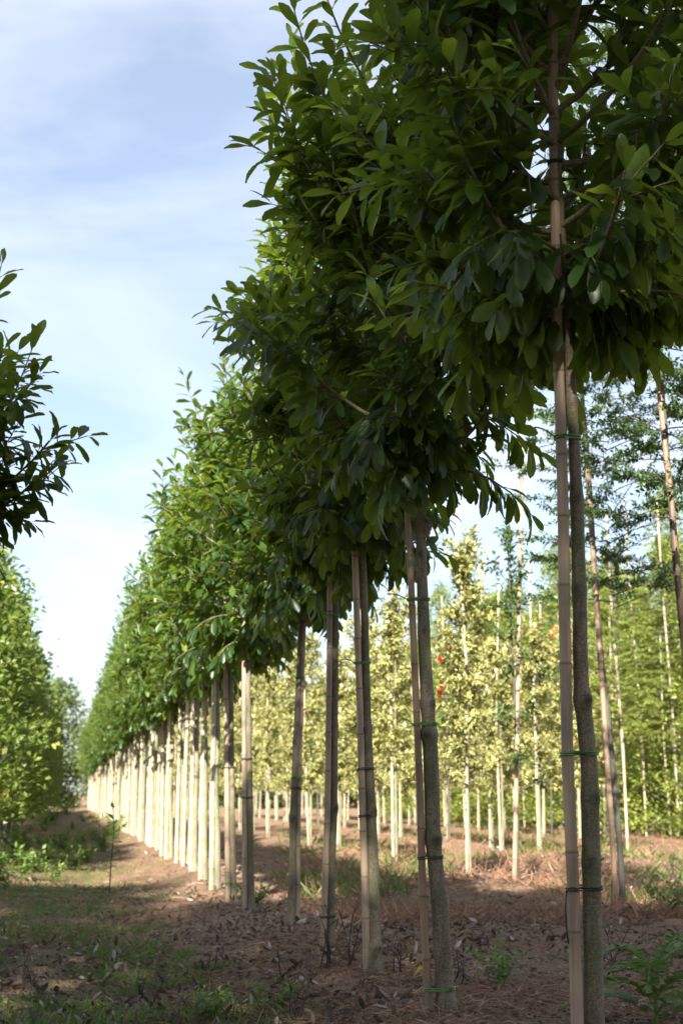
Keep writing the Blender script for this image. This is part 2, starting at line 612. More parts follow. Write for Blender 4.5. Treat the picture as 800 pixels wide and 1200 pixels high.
def obj(name, me, parent=None, loc=None, rotz=0.0, scale=None):
    o = bpy.data.objects.new(name, me)
    COL.objects.link(o)
    if parent is not None:
        o.parent = parent
    if loc is not None:
        o.location = loc
    if rotz:
        o.rotation_euler = (0, 0, rotz)
    if scale is not None:
        o.scale = scale if not np.isscalar(scale) else (scale,) * 3
    return o


# ------------------------------------------------------------------ the ground, one sheet to the horizon
def grow_axis(lo, hi, step, far_lo, far_hi, g=1.13):
    a = list(np.arange(lo, hi, step))
    s, x, up = step, hi, []
    while x < far_hi:
        up.append(x)
        s *= g
        x += s
    s, x, dn = step, lo - step, []
    while x > far_lo:
        dn.append(x)
        s *= g
        x -= s
    return np.array(dn[::-1] + a + up + [far_hi])


gx = grow_axis(-1.6, 4.2, 0.035, -900, 900)
gy = grow_axis(4.2, 15.0, 0.045, -400, 1500)
GX, GY = np.meshgrid(gx, gy)
GV = np.stack([GX, GY, gh(GX, GY)], -1).reshape(-1, 3)
nx = len(gx)
ii = (np.arange(len(gy) - 1)[:, None] * nx + np.arange(nx - 1)[None, :]).ravel()
GQ = np.stack([ii, ii + 1, ii + 1 + nx, ii + nx], -1)
tag(obj('ground', mesh_np('ground', GV, GQ, ground_mat())), 'bare brown soil strewn with litter under the tree rows', 'ground', kind='structure')


# ------------------------------------------------------------------ crown growth
GA = 2.399963


def shoot_leaves(LV, rng, P, sp, size, ang, tip_ang, droop, v0, tipv):
    """leaves in a spiral along the polyline P"""
    seg = np.linalg.norm(np.diff(P, axis=0), axis=1)
    cum = np.concatenate([[0], np.cumsum(seg)])
    Ln = cum[-1]
    n = max(3, int(Ln / sp))
    s = (np.arange(n) + rng.uniform(0, 1, n)) / n * Ln
    s[-2:] = Ln
    pos = np.stack([np.interp(s, cum, P[:, k]) for k in range(3)], -1)
    tan = unit(np.stack([np.interp(s + 0.02, cum, P[:, k]) - np.interp(s - 0.02, cum, P[:, k]) for k in range(3)], -1) + 1e-6)
    th = np.arange(n) * GA + rng.uniform(0, 6.28)
    ref = np.where(np.abs(tan[:, 2:3]) > 0.9, np.array([[1.0, 0, 0]]), np.array([[0, 0, 1.0]]))
    U = unit(np.cross(tan, ref))
    W = np.cross(tan, U)
    R = np.cos(th)[:, None] * U + np.sin(th)[:, None] * W
    f = s / Ln
    al = np.radians(ang + (tip_ang - ang) * f ** 3 + rng.normal(0, 11, n))
    d = tan * np.cos(al)[:, None] + R * np.sin(al)[:, None]
    d = d + np.array([0, 0, -1.0]) * (droop * (1 - 0.5 * f) * rng.uniform(0.5, 1.4, n))[:, None]
    up = tan * 0.5 + np.array([0, 0, 0.8]) + rng.normal(0, 0.28, (n, 3))
    var = np.clip(v0 + rng.normal(0, 0.17, n) + tipv * f ** 2, 0, 1)
    LV.add(pos, d, up, size * rng.uniform(0.72, 1.18, n) * (1 - 0.25 * f ** 6), var)


def bez(a, b, c, n=7):
    t = np.linspace(0, 1, n)[:, None]
    return (1 - t) ** 2 * a + 2 * t * (1 - t) * b + t * t * c


def laurel_parts(seed, axis, density=1.0, size=0.135, wood=None, z0=2.2, ztop=4.95, rscale=1.0, long_shoots=5, avoid=None):
    """returns leaves; limbs are added to the Soup `wood`"""
    rng = np.random.default_rng(seed)
    LV = Leaves()
    env_z = [z0 - 0.1, z0 + 0.25, z0 + 0.8, z0 + 1.5, ztop - 0.35, ztop + 0.2]
    env_r = np.array([0.34, 0.55, 0.68, 0.63, 0.36, 0.12]) * rscale
    nb = int(28 * density)
    for k in range(nb):
        f = (k + rng.uniform(0, 1)) / nb
        zb = z0 - 0.02 + f * (ztop - z0 - 0.9)
        az = k * GA + rng.normal(0, 0.3)
        rise = rng.uniform(0.25, 0.85) * (0.6 + 0.6 * f)
        ze = min(zb + rise, ztop)
        r = np.interp(ze, env_z, env_r) * rng.uniform(0.55, 1.08)
        out = np.array([math.cos(az), math.sin(az), 0])
        a = axis(zb)
        c = np.array([*axis(ze)[:2], ze]) + out * r
        b = a + out * r * 0.65 + np.array([0, 0, rise * 0.25])
        P = bez(a, b, c, 8)
        if avoid is not None and avoid(P[2:]):
            continue
        if wood is not None:
            tube(wood, P, np.linspace(0.013, 0.004, 8), 5)
        nsh = rng.integers(6, 9)
        for j in range(nsh):
            t = rng.uniform(0.22, 0.95)
            s0 = np.array([np.interp(t * 7, range(8), P[:, q]) for q in range(3)])
            a2 = az + rng.normal(0, 1.0)
            el = rng.uniform(-0.55, 1.1) + 0.35 * f
            ln = rng.uniform(0.16, 0.36)
            dr = np.array([math.cos(a2) * math.cos(el), math.sin(a2) * math.cos(el), math.sin(el)])
            Q = bez(s0, s0 + dr * ln * 0.5, s0 + dr * ln + np.array([0, 0, rng.uniform(-0.02, 0.09)]), 4)
            if avoid is not None and avoid(Q):
                continue
            if wood is not None:
                tube(wood, Q, np.linspace(0.0045, 0.0025, 4), 4)
            low = max(0.0, 1 - (s0[2] - z0) / 0.7)
            shoot_leaves(LV, rng, Q, 0.022, size, 62, 28, 0.25 + 1.3 * low, 0.36 + 0.10 * f, 0.15)
        shoot_leaves(LV, rng, P[4:], 0.024, size, 60, 26, 0.3, 0.42, 0.3)
    # skirt of hanging leaves under the crown
    for k in range(int(20 * density)):
        az = k * GA * 1.7
        out = np.array([math.cos(az), math.sin(az), 0])
        a = axis(z0 + rng.uniform(0.0, 0.3))
        r = rng.uniform(0.10, 0.56) * rscale
        P = bez(a, a + out * r * 0.6 + np.array([0, 0, 0.10]), a + out * r + np.array([0, 0, rng.uniform(-0.24, 0.14)]), 6)
        if wood is not None:
            tube(wood, P, np.linspace(0.007, 0.003, 6), 4)
        shoot_leaves(LV, rng, P[1:], 0.020, size * 1.05, 58, 30, 1.5, 0.32, 0.05)
    # long leading shoots that stick out of the outline
    for k in range(long_shoots):
        az = rng.uniform(0, 6.28)
        zb = rng.uniform(z0 + 1.0, ztop - 0.3)
        out = np.array([math.cos(az), math.sin(az), 0])
        a = axis(zb) + out * np.interp(zb, env_z, env_r) * 0.45
        ln = rng.uniform(0.5, 0.85)
        c = a + out * ln * rng.uniform(0.3, 0.55) + np.array([0, 0, ln])
        P = bez(a, (a + c) / 2 + out * 0.08, c, 7)
        if avoid is not None and avoid(P):
            continue
        if wood is not None:
            tube(wood, P, np.linspace(0.007, 0.003, 7), 5)
        shoot_leaves(LV, rng, P[1:], 0.034, size, 58, 24, 0.1, 0.45, 0.35)
    top = axis(ztop - 0.5)
    P = np.array([top, top + [0.02, 0, 0.35], top + [0.01, 0.02, 0.7]])
    shoot_leaves(LV, rng, P, 0.022, size, 58, 24, 0.1, 0.45, 0.3)
    return LV


def trunk_soup(path, rad, seed, knots=(), top=None, sides=22, step=0.016):
    """path: n x 3 (z rising), rad at those heights; knots: (z, angle, size)"""
    path = np.asarray(path, float)
    zs = np.arange(path[0, 2], path[-1, 2], step)
    C = np.stack([np.interp(zs, path[:, 2], path[:, 0]), np.interp(zs, path[:, 2], path[:, 1]), zs], -1)
    hw = max(2, int(.07 / step))
    k = np.ones(2 * hw + 1) / (2 * hw + 1)
    for q in range(2):                          # soften the corners
        pad = np.pad(C[:, q], hw, mode='edge')
        C[:, q] = np.convolve(pad, k, 'valid')
    R = np.interp(zs, path[:, 2], rad)
    th = np.arange(sides) * 2 * math.pi / sides
    n1 = vnoise(zs[:, None] * 7 + seed, th[None, :] * 0.9, seed) - 0.5
    B = 1 + 0.10 * n1
    A = np.zeros_like(B)
    base = zs[0]
    B = B + 0.35 * np.exp(-(zs - base) / 0.07)[:, None]
    for kz, ka, ks in knots:
        dth = np.abs((th - ka + math.pi) % (2 * math.pi) - math.pi)
        d = ((zs[:, None] - kz) / 0.020) ** 2 + (dth[None, :] / 0.5) ** 2
        B = B + ks * np.exp(-d)
        B = B - ks * 0.5 * np.exp(-6 * d)            # healed-over centre of the scar
        A = np.maximum(A, np.exp(-1.6 * d))
        B = B + ks * 0.35 * np.exp(-((zs - kz) / 0.03) ** 2)[:, None]
    s = Soup()
    tube(s, C, R, sides, a=A, bump=B)
    # tube() appended one cap vertex: a came as a grid, so pad it
    return s, C


def stake_soup(path, r, seed, node=0.26, sides=12):
    path = np.asarray(path, float)
    rng = np.random.default_rng(seed)
    zs, A, R = [], [], []
    z0, z1 = path[0, 2], path[-1, 2]
    z = z0
    nodes = []
    while z < z1:
        z += node * rng.uniform(0.8, 1.2)
        nodes.append(z)
    zz = [z0]
    for n in nodes:
        zz += [n - 0.09, n - 0.012, n - 0.004, n + 0.003, n + 0.012]
    zz = np.array([q for q in zz if q < z1] + [z1])
    R = np.full(len(zz), r)
    A = np.zeros(len(zz))
    for n in nodes:
        d = zz - n
        R = R + r * 0.13 * (np.abs(d + 0.004) < 0.002) + r * 0.06 * (np.abs(d - 0.003) < 0.002)
        A = np.maximum(A, 0.75 * (np.abs(d - 0.003) < 0.002))
    R = R * np.linspace(1.04, 0.86, len(zz))
    C = np.stack([np.interp(zz, path[:, 2], path[:, 0]), np.interp(zz, path[:, 2], path[:, 1]), zz], -1)
    s = Soup()
    tube(s, C, R, sides, a=A)
    return s


def tie_mesh(ca, cb, ra, rb, z, mat, seed, tail=0.08, thick=0.0028, turns=2):
    """a plastic tie round trunk (ca, ra) and cane (cb, rb) at height z"""
    rng = np.random.default_rng(seed)
    s = Soup()
    ca, cb = np.array(ca[:2]), np.array(cb[:2])
    d = unit(cb - ca)
    base = math.atan2(d[1], d[0])
    for t in range(turns):
        pts = []
        for ang in np.linspace(base - math.pi / 2, base + math.pi / 2, 9):
            pts.append([*(cb + (rb + thick) * np.array([math.cos(ang), math.sin(ang)])), 0])
        for ang in np.linspace(base + math.pi / 2, base + 1.5 * math.pi, 9):
            pts.append([*(ca + (ra * 1.06 + thick) * np.array([math.cos(ang), math.sin(ang)])), 0])
        pts.append(pts[0])
        pts = np.array(pts)
        pts[:, 2] = z + t * 0.008 + np.linspace(-0.004, 0.006, len(pts)) + rng.normal(0, 0.0008, len(pts))
        tube(s, pts, thick, 5, cap=False)
    side = np.array([*(cb + (rb + thick) * d), z])
    if tail > 0:
        c = side + np.array([d[0] * tail, d[1] * tail, rng.uniform(-0.02, 0.03)])
        tube(s, bez(side, side + np.array([d[0] * tail * .5, d[1] * tail * .5, 0.03]), c, 6), thick * 0.9, 5)
    elif tail < 0:
        tube(s, bez(side, side + np.array([0, 0, tail * .4]) + np.array([d[0], d[1], 0]) * 0.012, side + np.array([0, 0, tail]), 6), thick * 0.9, 5)
    return s.mesh('tie', mat)


_old_tube = tube


def tube(soup, pts, rad, sides=6, a=0.0, e=None, bump=None, cap=True):   # lets `a` be a grid too
    if np.ndim(a) == 2:
        s2 = Soup()
        _old_tube(s2, pts, rad, sides, 0.0, e, bump, cap)
        V, Q = s2.V[0], s2.Q[0]
        av = np.asarray(a).ravel()
        if len(V) > len(av):
            av = np.append(av, np.zeros(len(V) - len(av)))
        soup.add(V, Q, av, s2.e[0])
    else:
        _old_tube(soup, pts, rad, sides, a, e, bump, cap)


# leaf meshes that are shared by the single leaves
LEAF_MESH = []
for k, (v, tw) in enumerate([(0.15, 0.0), (0.35, 0.05), (0.5, -0.05), (0.65, 0.08), (0.8, 0.03), (0.95, -0.04)]):
    TV, TQ, TE = TPL['laurel']
    V = TV.copy()
    V[:, 2] += tw * V[:, 1] ** 2 + (0.02 * np.sin(V[:, 1] * 14 + k))
    V[:, 0] += 0.06 * tw * 10 * V[:, 1] ** 2 * 0.4
    LEAF_MESH.append(mesh_np('laurel_leaf', V, TQ, M_LAUREL, {'var': np.full(len(V), v), 'edge': TE}))


def in_frame(P):
    d = P - np.array([0, 0, CAM_H])
    fw = FWD * math.cos(PITCH) + UPV * math.sin(PITCH)
    up = -FWD * math.sin(PITCH) + UPV * math.cos(PITCH)
    z = d @ fw
    u = 400 + F * (d @ RIGHT) / z
    v = 600 - F * (d @ up) / z
    return (z > 0.3) & (u > -20) & (u < 820) & (v > -20) & (v < 1220), u, v, z


# ------------------------------------------------------------------ the laurel row beside the aisle
LAUREL_ROW = 'laurel trees of the long staked row'
CANE_ROW = 'bamboo canes of the laurel row'
near = [
    dict(base=(699, 1321), trunk=[(696, 1200), (694, 1100), (692, 1000), (690, 895), (686, 860), (680, 800), (679, 725), (676, 600), (670, 480), (667, 417), (664, 380)],
         tr=[.034, .033, .031, .029, .027, .027, .025, .024, .022, .0175, .016, .015], rad_base=.036,
         stake=[(681, 1321), (676, 1200), (669.5, 1000), (664.5, 895), (661, 725), (659.5, 600), (656, 480), (653, 400), (651.5, 300), (649, 200), (647, 50), (645, -60)], sr=.0195,
         ties=[(515, 'g', .08), (885, 'g', 0), (1043, 'd', -.16), (195, 'd', 0)], knots=[(820, .55), (690, .25), (935, .2), (1010, .22), (470, .3), (585, .3)], ztop=4.9,
         label='laurel tree on a bent grey stem beside the lobed green thistle', slabel='smooth bamboo cane rising through the crown of the bent-stemmed laurel'),
    dict(base=(523, 1210), trunk=[(520, 1190), (514, 1050), (507, 985), (505, 900), (497, 760), (495.5, 710), (493, 650), (493, 615), (489, 580), (484, 550)],
         tr=[.040, .038, .036, .033, .034, .028, .026, .023, .024, .022, .02], rad_base=.042,
         stake=[(504, 1210), (502.5, 1190), (495, 1050), (492.5, 950), (489, 860), (482, 700), (480, 640), (477, 600), (474, 540), (472, 480)], sr=.0165,
         ties=[(704, 'g', .10), (850, 'g', .05), (1006, 'd', 0), (1160, 'g', 0)], knots=[(983, .45), (860, .5), (825, .35), (650, .2), (612, .75), (740, .15)], ztop=4.9,
         label='laurel tree with a sawn knuckle on its stem just below the leaves', slabel='split reddish cane tied to the laurel with the sawn knuckle'),
    dict(base=(438, 1162), trunk=[(440, 1148), (437, 1015), (435, 960), (429.5, 845), (427, 720), (424, 640), (421, 600)],
         tr=[.042, .036, .030, .027, .024, .021, .020, .018], rad_base=.044,
         stake=[(432, 1162), (430, 1148), (427, 1015), (425, 960), (422, 845), (418, 720), (415, 620), (413, 540)], sr=.0195,
         ties=[(778, 'g', .08), (902, 'd', 0), (957, 'd', 0)], knots=[(950, .5), (855, .4), (1110, .3)], ztop=4.95,
         label='shaded laurel tree standing next after the one with the sawn knuckle', slabel='grey cane tied three times to the laurel after the knuckled one'),
    dict(base=(386, 1133), trunk=[(386, 1125), (388, 1015), (391, 960), (392, 845), (393, 720), (393, 660)],
         tr=[.031, .028, .024, .022, .021, .020, .018], rad_base=.034,
         stake=[(377, 1133), (378, 1125), (381.5, 1015), (383.5, 960), (385, 845), (386.5, 720), (387, 640)], sr=.0195,
         ties=[(722, 'g', .05), (1075, 'd', 0)], knots=[(947, .6), (852, .35)], ztop=5.2,
         label='shaded laurel tree whose thin stem hides half behind its pale cane', slabel='straight pale cane in front of a thin half-hidden laurel stem'),
    dict(base=(340, 1103), trunk=[(340.5, 1098), (343, 1015), (343, 960), (348, 845), (353, 720), (355, 690)],
         tr=[.030, .028, .025, .024, .022, .020, .018], rad_base=.033,
         stake=[(347.5, 1103), (347.5, 1098), (349, 1015), (349.5, 960), (352, 845), (356.5, 720), (357, 660)], sr=.0185,
         ties=[(795, 'g', 0), (913, 'g', .03), (925, 'd', 0)], knots=[(958, .55), (870, .45)], ztop=4.85,
         label='shaded laurel tree with its knotty stem leaning onto the cane behind', slabel='cane standing on the far side of a knotty leaning laurel stem'),
    dict(base=(294, 1072), trunk=[(294, 1065), (293, 960), (291, 850), (290, 750)],
         tr=[.035, .032, .029, .026, .022], rad_base=.036,
         stake=[(287, 1072), (287, 1065), (286.5, 960), (286, 850), (286, 760)], sr=.022,
         ties=[(935, 'd', 0), (890, 'd', 0)], knots=[(905, .35), (830, .2)], ztop=4.85,
         label='laurel tree at the shade edge, leaf shadows on its dark stem', slabel='grey cane on the laurel standing at the edge of the shade'),
    dict(base=(274, 1059), trunk=[(274, 1053), (272, 960), (271, 850), (270, 750)],
         tr=[.031, .029, .027, .025, .022], rad_base=.034,
         stake=[(267, 1059), (267, 1053), (266, 960), (265, 850), (264, 740)], sr=.024,
         ties=[(1035, 'g', 0), (900, 'd', 0)], knots=[(920, .3)], ztop=4.9,
         label='laurel tree next past the shade edge on a sunlit stem', slabel='bright bamboo cane on the laurel next past the shade edge'),
]


def leaf_objects(crown, fr, sel, root_loc):
    p, x, y, z, s, v = fr
    for i in sel:
        k = int(np.clip(np.searchsorted([0.25, 0.42, 0.57, 0.72, 0.88], v[i]), 0, 5))
        o = bpy.data.objects.new('leaf', LEAF_MESH[k])
        COL.objects.link(o)
        o.parent = crown
        o.matrix_basis = Matrix((
            (x[i, 0] * s[i], y[i, 0] * s[i], z[i, 0] * s[i], p[i, 0]),
            (x[i, 1] * s[i], y[i, 1] * s[i], z[i, 1] * s[i], p[i, 1]),
            (x[i, 2] * s[i], y[i, 2] * s[i], z[i, 2] * s[i], p[i, 2]),
            (0, 0, 0, 1)))


def pick_leaves(fr, root, n=300):
    """the n leaves that show largest: in the frame, on the side towards the camera"""
    p, x, y, z, s, v = fr
    P = p + root
    ok, u, w, dep = in_frame(P + y * (s * 0.5)[:, None])
    view = unit(np.array([0, 0, CAM_H]) - P)
    face = np.abs(np.sum(view * z, 1))
    out = np.sum(unit(p * np.array([1, 1, 0])) * view, 1)          # towards the camera side
    rad = np.hypot(p[:, 0], p[:, 1])
    score = np.where(ok, face * s * 6 + out * rad * 1.6 + rad * 0.5, -9)
    order = np.argsort(-score)
    return order[:n][score[order[:n]] > -5]


def make_near_laurel(i, D):
    b = pix_ground(*D['base'])
    b[2] = g1(b[0], b[1]) - 0.02
    depth = depth_of(b)
    tp = np.vstack([b] + [pix_at(px, py, depth) for px, py in D['trunk']])
    keep = [0]
    for q in range(1, len(tp)):
        if tp[q, 2] > tp[keep[-1], 2] + 0.02:
            keep.append(q)
    tp = tp[keep]
    tr = np.interp(keep, range(len(D['tr'])), D['tr'])
    ztop = D['ztop']
    up = tp[-1] + 0.35 * (tp[-1] - tp[-3])
    rng = np.random.default_rng(40 + i)
    hi = [tp[-1] + np.array([rng.normal(0, .02), rng.normal(0, .02), f * (ztop - 0.4 - tp[-1, 2])]) for f in (0.3, 0.65, 1.0)]
    path = np.vstack([tp] + hi)
    rad = np.concatenate([tr, [tr[-1] * .8, tr[-1] * .55, tr[-1] * .25]])
    local = path - b
    zc = lambda py: pix_at(*[(D['trunk'][0][0]), py], depth)[2] - b[2]
    to_cam = math.atan2(-FWD[1], -FWD[0])
    ks = [(zc(py), to_cam + (0.35 if q % 2 == 0 else -0.5) + 0.1 * q, min(.75, sz * 1.4)) for q, (py, sz) in enumerate(D['knots'])]
    wood, C = trunk_soup(local, rad, i + 3, ks)
    axis = lambda z: np.array([np.interp(z, local[:, 2], local[:, 0]), np.interp(z, local[:, 2], local[:, 1]), z])
    avoid = None
    if i == 0:                                   # no twig grows across the aisle face of this cane
        spx = np.array(D['stake'])

        def avoid(P):
            _, u, w, dep = in_frame(P + b)
            return bool(np.any((np.abs(u - np.interp(w, spx[::-1, 1], spx[::-1, 0])) < 17) & (dep < depth + .3) & (w < 330)))
    LV = laurel_parts(100 + i, axis, avoid=avoid, density=[1.4, 1.2, 1.1, 1.05, 1.0, .9, .9][i], size=0.165 if i < 5 else 0.16, wood=wood, z0=[2.48, 2.36, 2.32, 2.26, 2.22, 2.2, 2.2][i], ztop=ztop, long_shoots=7)
    if i == 1:                                   # the sawn knuckle below the crown
        kp = axis(zc(618))
        side = RIGHT * 0.028
        tube(wood, np.array([kp + side * .2 - [0, 0, .03], kp + side * .8 - [0, 0, .01], kp + side * 1.15 + [0, 0, .012], kp + side * 1.2 + [0, 0, .03]]),
             [.02, .024, .022, .017], 10)
    t = tag(obj('laurel_tree', None, loc=b), D['label'], 'tree', LAUREL_ROW)
    obj('trunk', wood.mesh('trunk', M_BARK), t)
    fr = LV.frames()
    if i == 0:                                   # leaves stand aside along the aisle face of the cane
        px = np.array(D['stake'])
        ok, u, w, dep = in_frame(fr[0] + b + fr[2] * (fr[4] * .5)[:, None])
        gap = np.abs(u - np.interp(w, px[::-1, 1], px[::-1, 0])) < np.where(w < 200, 30, 20)
        hide = gap & (dep < (depth + .12)) & (np.random.default_rng(3).uniform(0, 1, len(u)) < np.where(w < 200, .97, .8))
        fr = tuple(q[~hide] for q in fr)
    n = len(fr[0])
    sel = pick_leaves(fr, b) if i < 5 else np.array([], int)
    rest = np.setdiff1d(np.arange(n), sel)
    s = Soup()
    bake(s, fr, 'laurel' if i < 5 else 'laurel_low', rest)
    cr = tag(obj('crown', s.mesh('crown', M_LAUREL), t), kind='stuff')
    leaf_objects(cr, fr, sel, b)
    # the cane
    sp = np.vstack([pix_at(px, py, depth - (0.02 if i != 4 else -0.02)) for px, py in D['stake']])
    sp = sp[np.concatenate([[True], np.diff(sp[:, 2]) > 0.01])]
    sb = sp[0].copy()
    sb[2] = g1(sb[0], sb[1]) - 0.03
    sp[0] = sb
    top = sp[-1] + (sp[-1] - sp[-3]) * 0.2
    sp = np.vstack([sp, top])
    st = tag(obj('bamboo_cane', stake_soup(sp - sb, D['sr'], 70 + i).mesh('bamboo_cane', M_BAMBOO_RED if i == 1 else M_BAMBOO), loc=sb), D['slabel'], 'cane', CANE_ROW)
    for q, (py, kind, tail) in enumerate(D['ties']):
        z = pix_at(D['stake'][2][0], py, depth)[2]
        cb = np.array([np.interp(z, sp[:, 2], sp[:, k]) for k in range(2)])
        ca = np.array([np.interp(z, path[:, 2], path[:, k]) for k in range(2)])
        ra = np.interp(z, path[:, 2], rad)
        me = tie_mesh(ca - sb[:2], cb - sb[:2], ra, D['sr'], z - sb[2], M_TIE if kind == 'g' else M_TIE_DARK, i * 10 + q, tail, 0.0032 if kind == 'g' else 0.0026)
        obj('tie', me, st)
    return b


bases = [make_near_laurel(i, D) for i, D in enumerate(near)]

# the rest of the row: four grown variants, copied
straight = lambda z: np.array([0.0, 0.0, z])
LVAR = []
for k in range(5):
    rng = np.random.default_rng(500 + k)
    lean = rng.normal(0, 0.015, 2)
    axis = lambda z, l=lean: np.array([l[0] * z, l[1] * z, z])
    zz = np.array([0, .5, 1.0, 1.5, 2.0, 2.3, 3.2, 4.3])
    path = np.array([axis(z) for z in zz])
    path[1:5, :2] += rng.normal(0, 0.008, (4, 2))
    wood, _ = trunk_soup(path, [.040, .036, .034, .032, .029, .026, .018, .008], 20 + k, [(rng.uniform(.4, 1.9), rng.uniform(0, 6.28), .4) for _ in range(3)], sides=9, step=0.06)
    LV = laurel_parts(600 + k, axis, density=0.85, size=0.158, wood=wood, z0=2.2, ztop=4.8, long_shoots=5)
    LV.v = [np.clip(v * 1.15 + .06, 0, 1) for v in LV.v]          # leaf colour lightened so the far crowns look sunlit
    s = Soup()
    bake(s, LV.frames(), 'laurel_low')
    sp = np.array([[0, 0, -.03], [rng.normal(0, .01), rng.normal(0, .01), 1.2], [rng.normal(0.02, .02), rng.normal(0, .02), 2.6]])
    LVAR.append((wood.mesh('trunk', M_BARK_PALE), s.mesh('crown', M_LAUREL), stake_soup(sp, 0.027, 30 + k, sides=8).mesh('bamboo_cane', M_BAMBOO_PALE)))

rng = np.random.default_rng(9)
y = bases[-1][1] + 1.28
idx = 0
while y < 92:
    x = ROW_A + rng.normal(0, 0.03)
    z = g1(x, y)
    v = LVAR[idx % 5] if rng.uniform() < .6 else LVAR[rng.integers(5)]
    if idx == 0:
        lab, sl = 'laurel tree two past the shade edge, mottled sunlit stem', 'cane with leaf shadows two trees past the shade edge'
    elif idx < 7:
        o_ = ['third', 'fourth', 'fifth', 'sixth', 'seventh', 'eighth'][idx - 1]
        lab, sl = o_ + ' laurel tree past the shade edge in the sunlit row', 'sunlit cane on the ' + o_ + ' laurel past the shade edge'
    else:
        lab, sl = 'sunlit laurel tree far along the staked row receding by the path', 'pale sunlit cane far along the receding laurel row'
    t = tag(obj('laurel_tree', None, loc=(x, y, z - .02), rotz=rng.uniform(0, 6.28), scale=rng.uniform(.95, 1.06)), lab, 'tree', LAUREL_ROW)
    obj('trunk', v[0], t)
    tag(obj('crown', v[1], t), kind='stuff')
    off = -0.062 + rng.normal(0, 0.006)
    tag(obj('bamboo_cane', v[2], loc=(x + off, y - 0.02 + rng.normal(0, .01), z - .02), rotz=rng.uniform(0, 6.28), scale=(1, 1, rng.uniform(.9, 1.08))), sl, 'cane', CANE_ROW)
    y += 1.3 + rng.normal(0, 0.05)
    idx += 1


# the laurel on the other side of the aisle, its stem left of the frame
def aisle_laurel():
    b = np.array([-0.94, 7.0, 0])
    b[2] = g1(b[0], b[1]) - .02
    axis = lambda z: np.array([0.015 * z, 0.01 * z, z])
    zz = np.array([0, .8, 1.6, 2.3, 3.0, 3.8])
    wood, _ = trunk_soup(np.array([axis(z) for z in zz]), [.04, .036, .033, .028, .018, .008], 77, [(.9, 2, .4), (1.6, 4, .4)])
    LV = laurel_parts(77, axis, density=1.25, size=0.165, wood=wood, z0=1.9, ztop=3.45, rscale=1.12, long_shoots=3)
    t = tag(obj('laurel_tree', None, loc=b), 'shaded laurel crown on the side of the path opposite the long row', 'tree')
    obj('trunk', wood.mesh('trunk', M_BARK), t)
    fr = LV.frames()
    sel = pick_leaves(fr, b)
    s = Soup()
    bake(s, fr, 'laurel', np.setdiff1d(np.arange(len(fr[0])), sel))
    cr = tag(obj('crown', s.mesh('crown', M_LAUREL), t), kind='stuff')
    leaf_objects(cr, fr, sel, b)
    sp = np.array([[-.07, 0, -.03], [-.06, 0, 1.5], [-.05, 0.02, 3.2]])
    tag(obj('bamboo_cane', stake_soup(sp, .02, 5).mesh('bamboo_cane', M_BAMBOO), loc=b), 'bamboo cane supporting the laurel across the path', 'cane')


aisle_laurel()


# ------------------------------------------------------------------ hollies with yellow-edged leaves
def holly_parts(seed, height=4.0, z0=0.9, rmax=0.5, nb=38, size=0.075, gap=0.35, wood=None):
    rng = np.random.default_rng(seed)
    LV = Leaves()
    for k in range(nb):
        f = (k + rng.uniform(0, 1)) / nb
        if rng.uniform() < gap * (1 - f):
            continue
        zb = z0 + f * (height - z0 - .25)
        az = k * GA + rng.normal(0, .4)
        r = rmax * (1 - 0.75 * f ** 1.4) * rng.uniform(.45, 1.05) * (0.7 + 0.3 * math.sin(zb * 5 + seed))
        out = np.array([math.cos(az), math.sin(az), 0])
        a = np.array([0, 0, zb])
        P = bez(a, a + out * r * .6 + [0, 0, .05], a + out * r + [0, 0, rng.uniform(.05, .35)], 6)
        if wood is not None:
            tube(wood, P, np.linspace(.007, .003, 6), 4)
        for j in range(4):
            t = rng.uniform(.3, 1)
            s0 = np.array([np.interp(t * 5, range(6), P[:, q]) for q in range(3)])
            dr = unit(out * .6 + rng.normal(0, .5, 3) + [0, 0, .45])
            ln = rng.uniform(.10, .24)
            shoot_leaves(LV, rng, np.array([s0, s0 + dr * ln * .5, s0 + dr * ln]), .017, size, 62, 30, .1, .45, .25)
        shoot_leaves(LV, rng, P[2:], .018, size, 60, 30, .1, .45, .25)
    P = np.array([[0, 0, height - .7], [0.01, 0, height - .3], [0, 0, height]])
    shoot_leaves(LV, rng, P, .013, size, 62, 30, .1, .5, .3)
    return LV


HVAR = []
for k in range(5):
    wood = Soup()
    h = [4.0, 3.7, 4.2, 3.6, 3.9][k]
    zz = np.linspace(0, h - .1, 12)
    r5 = np.random.default_rng(k)
    pts = np.stack([np.cumsum(r5.normal(0, .006, 12)) * 0.6, np.cumsum(r5.normal(0, .006, 12)) * 0.6, zz], -1)
    pts[0, :2] = 0
    tube(wood, pts, np.linspace(.022, .005, 12), 7)
    LV = holly_parts(800 + k, h, wood=wood, nb=80, gap=.2, rmax=.64, z0=.95, size=.085)
    s = Soup()
    bake(s, LV.frames(), 'holly')
    HVAR.append((wood.mesh('trunk', M_BARK_PALE), s.mesh('crown', M_HOLLY)))
CVAR = [stake_soup(np.array([[0, 0, -.03], [r5.normal(0, .03), r5.normal(0, .03), 2.4], [r5.normal(0, .06), r5.normal(0, .06), h]]), .02, 90 + q, node=.3, sides=7).mesh('bamboo_cane', M_BAMBOO_PALE)
        for q, h in enumerate((4.8, 5.0, 4.6, 5.2))]

HG, HC = 'yellow-edged hollies in rows behind the laurels', 'canes of the yellow-edged hollies'
rng = np.random.default_rng(21)


